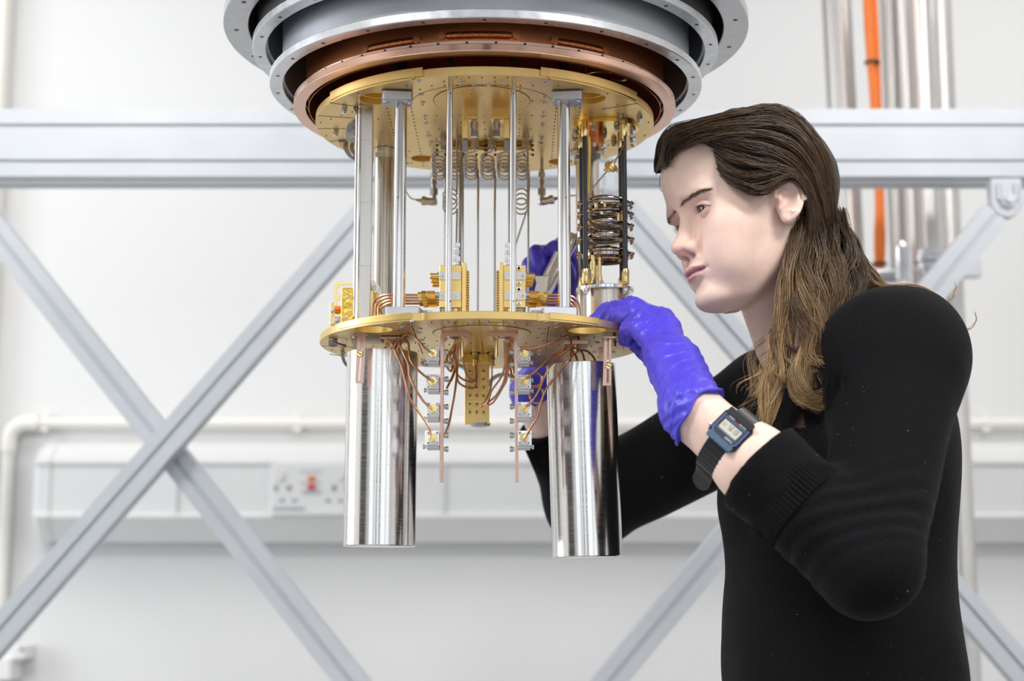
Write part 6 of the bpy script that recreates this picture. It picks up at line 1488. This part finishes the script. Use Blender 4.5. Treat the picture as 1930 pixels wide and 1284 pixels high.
# free end of the strap with its keeper, standing away under the wrist
p0 = strap_pt(TH*1.75, RA+.003); tn = (strap_pt(TH*1.80, RA)-strap_pt(TH*1.70, RA)).normalized(); out = (p0-wc).normalized()
rg = []
for i in range(13):
    u = i/12; w = .0095*(1 if u < .75 else math.sqrt(max(0.04, 1-((u-.75)/.25)**2))); c = p0+tn*(.022*u)+out*(.012*u*u)*1.0; rg.append([c-a_*w, c-a_*w*.95+out*.0024, c+a_*w*.95+out*.0024, c+a_*w])
MB().rings(rg).build('strap_tail', 'blackp', t, smooth=50)
_tt('person', _t.time()-_t0)
# ---------------------------------------------------------------- hair
def head_only(p): return headbase(toh(p.astype(np.float32)))*HS
def skull(p):
    q = toh(p.astype(np.float32)); return smin(headbase(q), ell(q, (-.012, 0, .045), (.102, .0750, .0880)), .02)*HS
CAMn = np.array([0, 0, H], np.float32)
def onto(px, py, lvl):
    """points of picture columns/rows brought onto the skull surface (raised by lvl), camera side"""
    P0 = np.array([list(P(float(a), float(b), HC.y-.14)) for a, b in zip(px, py)], np.float32); d = P0-CAMn; d /= np.linalg.norm(d, axis=1)[:, None]
    t = np.zeros(len(P0), np.float32); best = np.full(len(P0), 9., np.float32); bt = t.copy(); hit = np.zeros(len(P0), bool)
    for _ in range(60):
        v = skull(P0+d*t[:, None])-lvl; m = (v < best) & ~hit; best[m] = v[m]; bt[m] = t[m]; hit |= v < .0004; t = np.where(hit, t, t+np.maximum(v*.8, .0006)); t = np.minimum(t, .30)
    t = np.where(hit, t, bt); return P0+d*t[:, None]
def strands(name, S, r, C0, C1, parent, tip=.35, kind='stuff'):
    """S (N,K,3) -> one mesh of three-sided tapering strands"""
    S = np.asarray(S, np.float32); N, K, _ = S.shape; T = np.gradient(S, axis=1); T /= np.maximum(np.linalg.norm(T, axis=2, keepdims=True), 1e-9)
    ref = RNG.normal(size=(N, 1, 3)).astype(np.float32); U = np.cross(T, np.broadcast_to(ref, T.shape)); U /= np.maximum(np.linalg.norm(U, axis=2, keepdims=True), 1e-9); Wv = np.cross(T, U)
    u = np.linspace(0, 1, K)[None, :, None]; rad = np.asarray(r).reshape(-1, 1, 1)*(1-(1-tip)*u**2)
    V = np.stack([S+(U*math.cos(a)+Wv*math.sin(a))*rad for a in (0, 2*pi/3, 4*pi/3)], 2).reshape(-1, 3)-np.array(ORG[parent.name], np.float32)
    b = (np.arange(N)[:, None, None]*K+np.arange(K-1)[None, :, None])*3; j = np.arange(3)[None, None, :]; j2 = (j+1) % 3
    F = np.stack([b+j, b+j2, b+j2+3, b+j+3], -1).reshape(-1, 4)
    me = bpy.data.meshes.new(name); me.vertices.add(len(V)); me.vertices.foreach_set('co', V.astype(np.float32).ravel()); me.loops.add(len(F)*4); me.loops.foreach_set('vertex_index', F.astype(np.int32).ravel())
    me.polygons.add(len(F)); me.polygons.foreach_set('loop_start', np.arange(0, len(F)*4, 4, dtype=np.int32)); me.polygons.foreach_set('loop_total', np.full(len(F), 4, np.int32)); me.update(); me.validate(); me.shade_smooth()
    w = np.clip((u.reshape(1, K, 1)-.22)/.78, 0, 1)**.9; var = np.exp(RNG.normal(size=(N, 1, 1))*.34)*(1+.8*(RNG.random((N, 1, 1)) > .93)); C0 = np.asarray(C0).reshape(-1, 1, 3); C1 = np.asarray(C1).reshape(-1, 1, 3)
    col = (C0*(1-w)+C1*w)*var; col = np.repeat(np.broadcast_to(col, (N, K, 3))[:, :, None], 3, 2).reshape(-1, 3)
    a = me.color_attributes.new('tint', 'FLOAT_COLOR', 'POINT'); c = np.ones((len(V), 4), np.float32); c[:, :3] = np.clip(col, 0, .8); a.data.foreach_set('color', c.ravel())
    me.materials.append(M['hair']); o = bpy.data.objects.new(name, me); COL.objects.link(o); o.parent = parent; ORG[o.name] = ORG[parent.name]
    if kind: o['kind'] = kind
    return o
def resample(pts, K):
    pts = np.array(wiggle([tuple(p) for p in pts], 8)); d = np.r_[0, np.cumsum(np.linalg.norm(np.diff(pts, axis=0), axis=1))]; t = np.linspace(0, d[-1], K); return np.stack([np.interp(t, d, pts[:, k]) for k in range(3)], 1)
DK = (.040, .023, .013); MD = (.085, .048, .024); LT = (.40, .245, .115)
def lock(name, pts, rad, N, c0, c1, seed, K=22, wav=.004, wf=2.5, r=.00036, curl=0):
    rg = np.random.default_rng(seed); c = resample([P(*p) for p in pts], K); T = np.gradient(c, axis=0); T /= np.linalg.norm(T, axis=1)[:, None]
    U = np.cross(T, np.array([0, 1, 0])); U /= np.maximum(np.linalg.norm(U, axis=1)[:, None], 1e-6); Wv = np.cross(T, U)
    s = np.linspace(0, 1, K); R = np.interp(s, np.linspace(0, 1, len(rad)), rad)
    nc = max(4, N//45); ca = rg.random(nc)*6.28; cr = np.sqrt(rg.random(nc))*.85; cp = rg.random(nc)*6.28; cfreq = wf*(.8+.5*rg.random(nc)); k = rg.integers(0, nc, N)
    a0 = ca[k]; r0 = cr[k]; ox = r0*np.cos(a0); oy = r0*np.sin(a0); jx = rg.normal(size=N)*.16; jy = rg.normal(size=N)*.16
    tw = (s[None]*1.4)*np.sign(rg.random()-.5); X_ = (ox+jx)[:, None]*np.cos(tw)-(oy+jy)[:, None]*np.sin(tw); Y_ = (ox+jx)[:, None]*np.sin(tw)+(oy+jy)[:, None]*np.cos(tw)
    wv = np.sin(s[None]*6.28*cfreq[k][:, None]+cp[k][:, None]+rg.normal(size=(N, 1))*.25)*wav*np.clip(s*2.5, 0, 1)[None]
    wv2 = np.cos(s[None]*6.28*cfreq[k][:, None]+cp[k][:, None]+rg.normal(size=(N, 1))*.25)*wav*.6*np.clip(s*2.5, 0, 1)[None]
    S = c[None]+U[None]*(X_*R[None]+wv)[..., None]+Wv[None]*(Y_*R[None]+wv2)[..., None]
    ln = .82+.18*rg.random((N, 1)); idx = ln*s[None]*(K-1); a = np.minimum(idx.astype(int), K-2); fr = (idx-a)[..., None]
    S = np.take_along_axis(S, a[..., None].repeat(3, 2), 1)*(1-fr)+np.take_along_axis(S, (a+1)[..., None].repeat(3, 2), 1)*fr
    sh = (.7+.6*rg.random((nc, 1)))[k]; return strands(name, S, r, np.array(c0)*sh, np.array(c1)*sh, hairroot)
GO = (.52, .33, .16); BR_ = (.10, .058, .029); D2 = (.055, .031, .017)
# base cap: dark scalp layer inside the hairline
hl = [(1250, 322), (1262, 292), (1292, 276), (1335, 258), (1349, 282), (1354, 312), (1372, 340), (1402, 356), (1440, 364), (1468, 346)]
hq = toh(onto([a for a, b in hl], [b for a, b in hl], 0.0))
polyh = [(float(q[0]), float(q[2])) for q in hq]+[(-.038, .024), (-.044, -.015), (-.046, -.060), (-.14, -.075), (-.15, .17), (.14, .17), (.14, float(hq[0][2]))]
def pip(x, z):
    ins = np.zeros(len(x), bool); n = len(polyh)
    for i in range(n):
        (x1, z1), (x2, z2) = polyh[i], polyh[(i+1) % n]; c = ((z1 > z) != (z2 > z)) & (x < (x2-x1)*(z-z1)/(z2-z1+1e-12)+x1); ins ^= c
    return ins
capf = lambda p: skull(p)-.0035
Vc, Qc = surface_nets(capf, HCn-.17, HCn+.17, .003); qc = toh(Vc); ins = pip(qc[:, 0], qc[:, 2]); Qc = Qc[ins[Qc].all(1)]
used = np.unique(Qc); mp_ = -np.ones(len(Vc), int); mp_[used] = np.arange(len(used))
M['scalp'] = mat('dark_hair_base', (.032, .019, .011), 0, 0.6, 0.6, 400, (1, 1, 1), vary=.3, vscale=120, bdist=.002)
hairroot = sdfobj2('hair', Vc[used], mp_[Qc], 'scalp', person)
# guides drawn over the head, hairline to nape
G = [
 [(1253, 318), (1249, 290), (1256, 262), (1282, 240), (1330, 224), (1390, 212), (1455, 198), (1501, 217), (1540, 256), (1566, 310), (1576, 400), (1586, 500)],
 [(1256, 308), (1258, 280), (1275, 262), (1305, 248), (1345, 238), (1395, 230), (1455, 222), (1500, 240), (1535, 280), (1560, 345), (1570, 430), (1580, 540)],
 [(1268, 288), (1285, 272), (1308, 262), (1338, 252), (1372, 248), (1412, 246), (1456, 252), (1500, 272), (1534, 315), (1555, 378), (1566, 450), (1570, 520)],
 [(1318, 264), (1335, 260), (1355, 260), (1380, 264), (1405, 270), (1435, 276), (1466, 286), (1500, 306), (1528, 342), (1545, 395), (1556, 460), (1560, 530)],
 [(1346, 276), (1360, 282), (1378, 291), (1400, 299), (1424, 306), (1450, 311), (1476, 317), (1502, 332), (1524, 362), (1538, 410), (1545, 470), (1548, 535)],
 [(1352, 300), (1364, 312), (1382, 323), (1404, 331), (1428, 331), (1454, 325), (1480, 319), (1506, 330), (1526, 362), (1536, 412), (1534, 475), (1532, 540)],
 [(1356, 318), (1370, 334), (1390, 346), (1412, 354), (1434, 355), (1456, 344), (1476, 328), (1500, 323), (1522, 352), (1531, 405), (1530, 470), (1516, 540)],
 [(1364, 332), (1380, 346), (1400, 356), (1420, 362), (1440, 363), (1456, 354), (1472, 340), (1492, 328), (1515, 344), (1527, 392), (1524, 460), (1506, 540)]]
G = np.array(G, float); nG = len(G); K = 24
def scalp(N, seed, mirror=False):
    rg = np.random.default_rng(seed); u = rg.random(N)*(nG-1) if not mirror else 1.2+rg.random(N)*(nG-2.3); i = np.minimum(u.astype(int), nG-2); f = (u-i)[:, None, None]
    g = G[i]*(1-f)+G[i+1]*f; kk = np.linspace(0, g.shape[1]-1, K); k0 = np.minimum(kk.astype(int), g.shape[1]-2); kf = (kk-k0)[None, :, None]; px = g[:, k0]*(1-kf)+g[:, k0+1]*kf
    t0 = rg.random((N, 1))*.55*(rg.random((N, 1)) < .75); tt = np.linspace(0, 1, K)[None]; ts = t0+(1-t0)*tt*(.82+.18*rg.random((N, 1)))      # many roots start further back on the head
    idx = ts*(K-1); a = np.minimum(idx.astype(int), K-2); fr = (idx-a)[..., None]; px = np.take_along_axis(px, a[..., None].repeat(2, 2), 1)*(1-fr)+np.take_along_axis(px, (a+1)[..., None].repeat(2, 2), 1)*fr
    ph = rg.random((N, 1))*6.28; cl = np.sin(u[:, None]*9+ts*7)*3.0; px[..., 1] += np.sin(ts*9+ph)*2.6+cl*np.minimum(1, ts*3)+rg.normal(size=(N, 1))*2*np.minimum(1, ts*4)+np.sin(ts*23+u[:, None]*31)*1.6; px[..., 0] += rg.normal(size=(N, 1))*2.5
    lv = (.0035+(.0085+.0075*rg.random((N, 1)))*np.clip(tt*5, 0, 1)*np.clip(.35+ts*2.2, 0, 1)).astype(np.float32)*(.75+.25*np.sin(u[:, None]*6.3+1))
    W3_ = onto(px[..., 0].ravel(), px[..., 1].ravel(), lv.ravel().astype(np.float32)).reshape(N, K, 3)
    if mirror: q = toh(W3_.reshape(-1, 3)); ok = (q.reshape(N, K, 3)[..., 0].max(1) < .084) & (q.reshape(N, K, 3)[..., 1].min(1) > -.005); q[:, 1] *= -1; W3_ = fromh(q).reshape(N, K, 3)[ok]
    return W3_, u
S1, u1 = scalp(3600, 1); cA = np.array(DK)+(np.array(MD)-np.array(DK))*RNG.random((len(u1), 1))
strands('scalp_strands', S1, .00042, cA, np.array(MD)*1.1, hairroot)
S2, u2 = scalp(1300, 2, True); strands('scalp_strands', S2, .0005, DK, MD, hairroot)
lock('hair_lock', [(1253, 322, 1.735), (1247, 296, 1.735), (1252, 266, 1.738), (1272, 246, 1.742), (1305, 236, 1.742), (1350, 228, 1.742), (1400, 218, 1.742)], (.003, .006, .008, .008, .008, .006, .003), 260, DK, BR_, 30, wav=.0012, wf=1.5)
lock('hair_lock', [(1238, 326, 1.775), (1237, 300, 1.775), (1245, 272, 1.772), (1266, 250, 1.768), (1300, 236, 1.765)], (.004, .007, .009, .009, .006), 240, DK, BR_, 32, wav=.0012, wf=1.5)
lock('hair_lock', [(1262, 300, 1.705), (1264, 280, 1.702), (1280, 262, 1.704), (1310, 250, 1.704), (1350, 244, 1.704)], (.003, .006, .008, .007, .003), 160, DK, BR_, 31, wav=.0012, wf=1.5)
# fine flyaway hairs along the crown
fl = S1[RNG.choice(len(S1), 70, replace=False)].copy(); n_ = (fl-HCn); n_ /= np.linalg.norm(n_, axis=2, keepdims=True); fl += n_*(np.linspace(0, 1, K)[None, :, None]**1.5)*(RNG.random((70, 1, 1))*.012); strands('flyaway_hairs', fl, .00016, MD, MD, hairroot)
lock('hair_lock', [(1528, 385, 1.712), (1512, 450, 1.690), (1494, 520, 1.675), (1478, 590, 1.672), (1474, 640, 1.672), (1470, 690, 1.668), (1450, 745, 1.655), (1436, 812, 1.650)], (.012, .015, .013, .010, .010, .011, .013, .005), 620, BR_, GO, 11, wav=.004)
lock('hair_lock', [(1520, 400, 1.705), (1500, 470, 1.685), (1480, 540, 1.676), (1466, 600, 1.678), (1462, 650, 1.674), (1440, 700, 1.664), (1415, 750, 1.660)], (.006, .008, .008, .008, .010, .013, .010), 170, BR_, GO, 12, wav=.006, wf=2)
lock('hair_lock', [(1540, 400, 1.72), (1532, 480, 1.690), (1528, 550, 1.672), (1530, 610, 1.662), (1522, 665, 1.658), (1505, 705, 1.652), (1512, 745, 1.648), (1540, 765, 1.646), (1562, 752, 1.648)], (.016, .020, .022, .020, .018, .012, .010, .008, .004), 950, D2, GO, 13, wav=.006, wf=3)
lock('hair_lock', [(1560, 400, 1.74), (1564, 470, 1.705), (1560, 540, 1.680), (1550, 600, 1.665), (1538, 650, 1.660), (1530, 700, 1.655), (1535, 735, 1.652)], (.018, .024, .026, .022, .018, .014, .006), 950, D2, (.24, .14, .06), 14, wav=.006, wf=3)
lock('hair_lock', [(1572, 420, 1.76), (1590, 480, 1.735), (1604, 530, 1.71), (1600, 580, 1.69), (1580, 625, 1.672), (1562, 665, 1.662)], (.016, .020, .020, .018, .014, .006), 600, D2, BR_, 15, wav=.006)
lock('hair_lock', [(1570, 430, 1.775), (1604, 492, 1.765), (1640, 532, 1.745), (1680, 546, 1.722), (1716, 546, 1.71), (1752, 556, 1.705), (1775, 580, 1.705), (1778, 604, 1.705)], (.014, .020, .016, .010, .006, .005, .004, .002), 520, D2, GO, 16, wav=.003, wf=2)
lock('hair_lock', [(1580, 440, 1.79), (1612, 510, 1.79), (1650, 552, 1.77), (1690, 570, 1.74)], (.014, .018, .014, .004), 260, D2, BR_, 17, wav=.003, wf=2)
lock('hair_wisp', [(1775, 575, 1.70), (1795, 560, 1.70), (1802, 538, 1.70), (1800, 528, 1.70)], (.002, .002, .0015, .0005), 10, GO, GO, 18, wav=.001, r=.0003)
lock('hair_wisp', [(1776, 600, 1.70), (1800, 622, 1.70), (1826, 620, 1.70), (1841, 604, 1.70), (1836, 586, 1.70)], (.0015, .0015, .0012, .001, .0005), 16, GO, GO, 19, wav=.0008, r=.0003)
lock('hair_wisp', [(1500, 560, 1.66), (1540, 640, 1.64), (1572, 690, 1.63), (1566, 740, 1.63), (1545, 770, 1.64)], (.010, .016, .022, .018, .010), 60, BR_, GO, 20, wav=.010, wf=2.2, r=.00022)
lock('hair_wisp', [(1500, 520, 1.68), (1462, 620, 1.68), (1425, 690, 1.67), (1388, 760, 1.66)], (.006, .012, .022, .022), 55, BR_, GO, 21, wav=.008, wf=2, r=.00022)
lock('hair_wisp', [(1470, 640, 1.68), (1490, 690, 1.66), (1465, 725, 1.655), (1480, 690, 1.65)], (.006, .010, .010, .006), 90, BR_, GO, 22, wav=.006, wf=2, r=.0003)
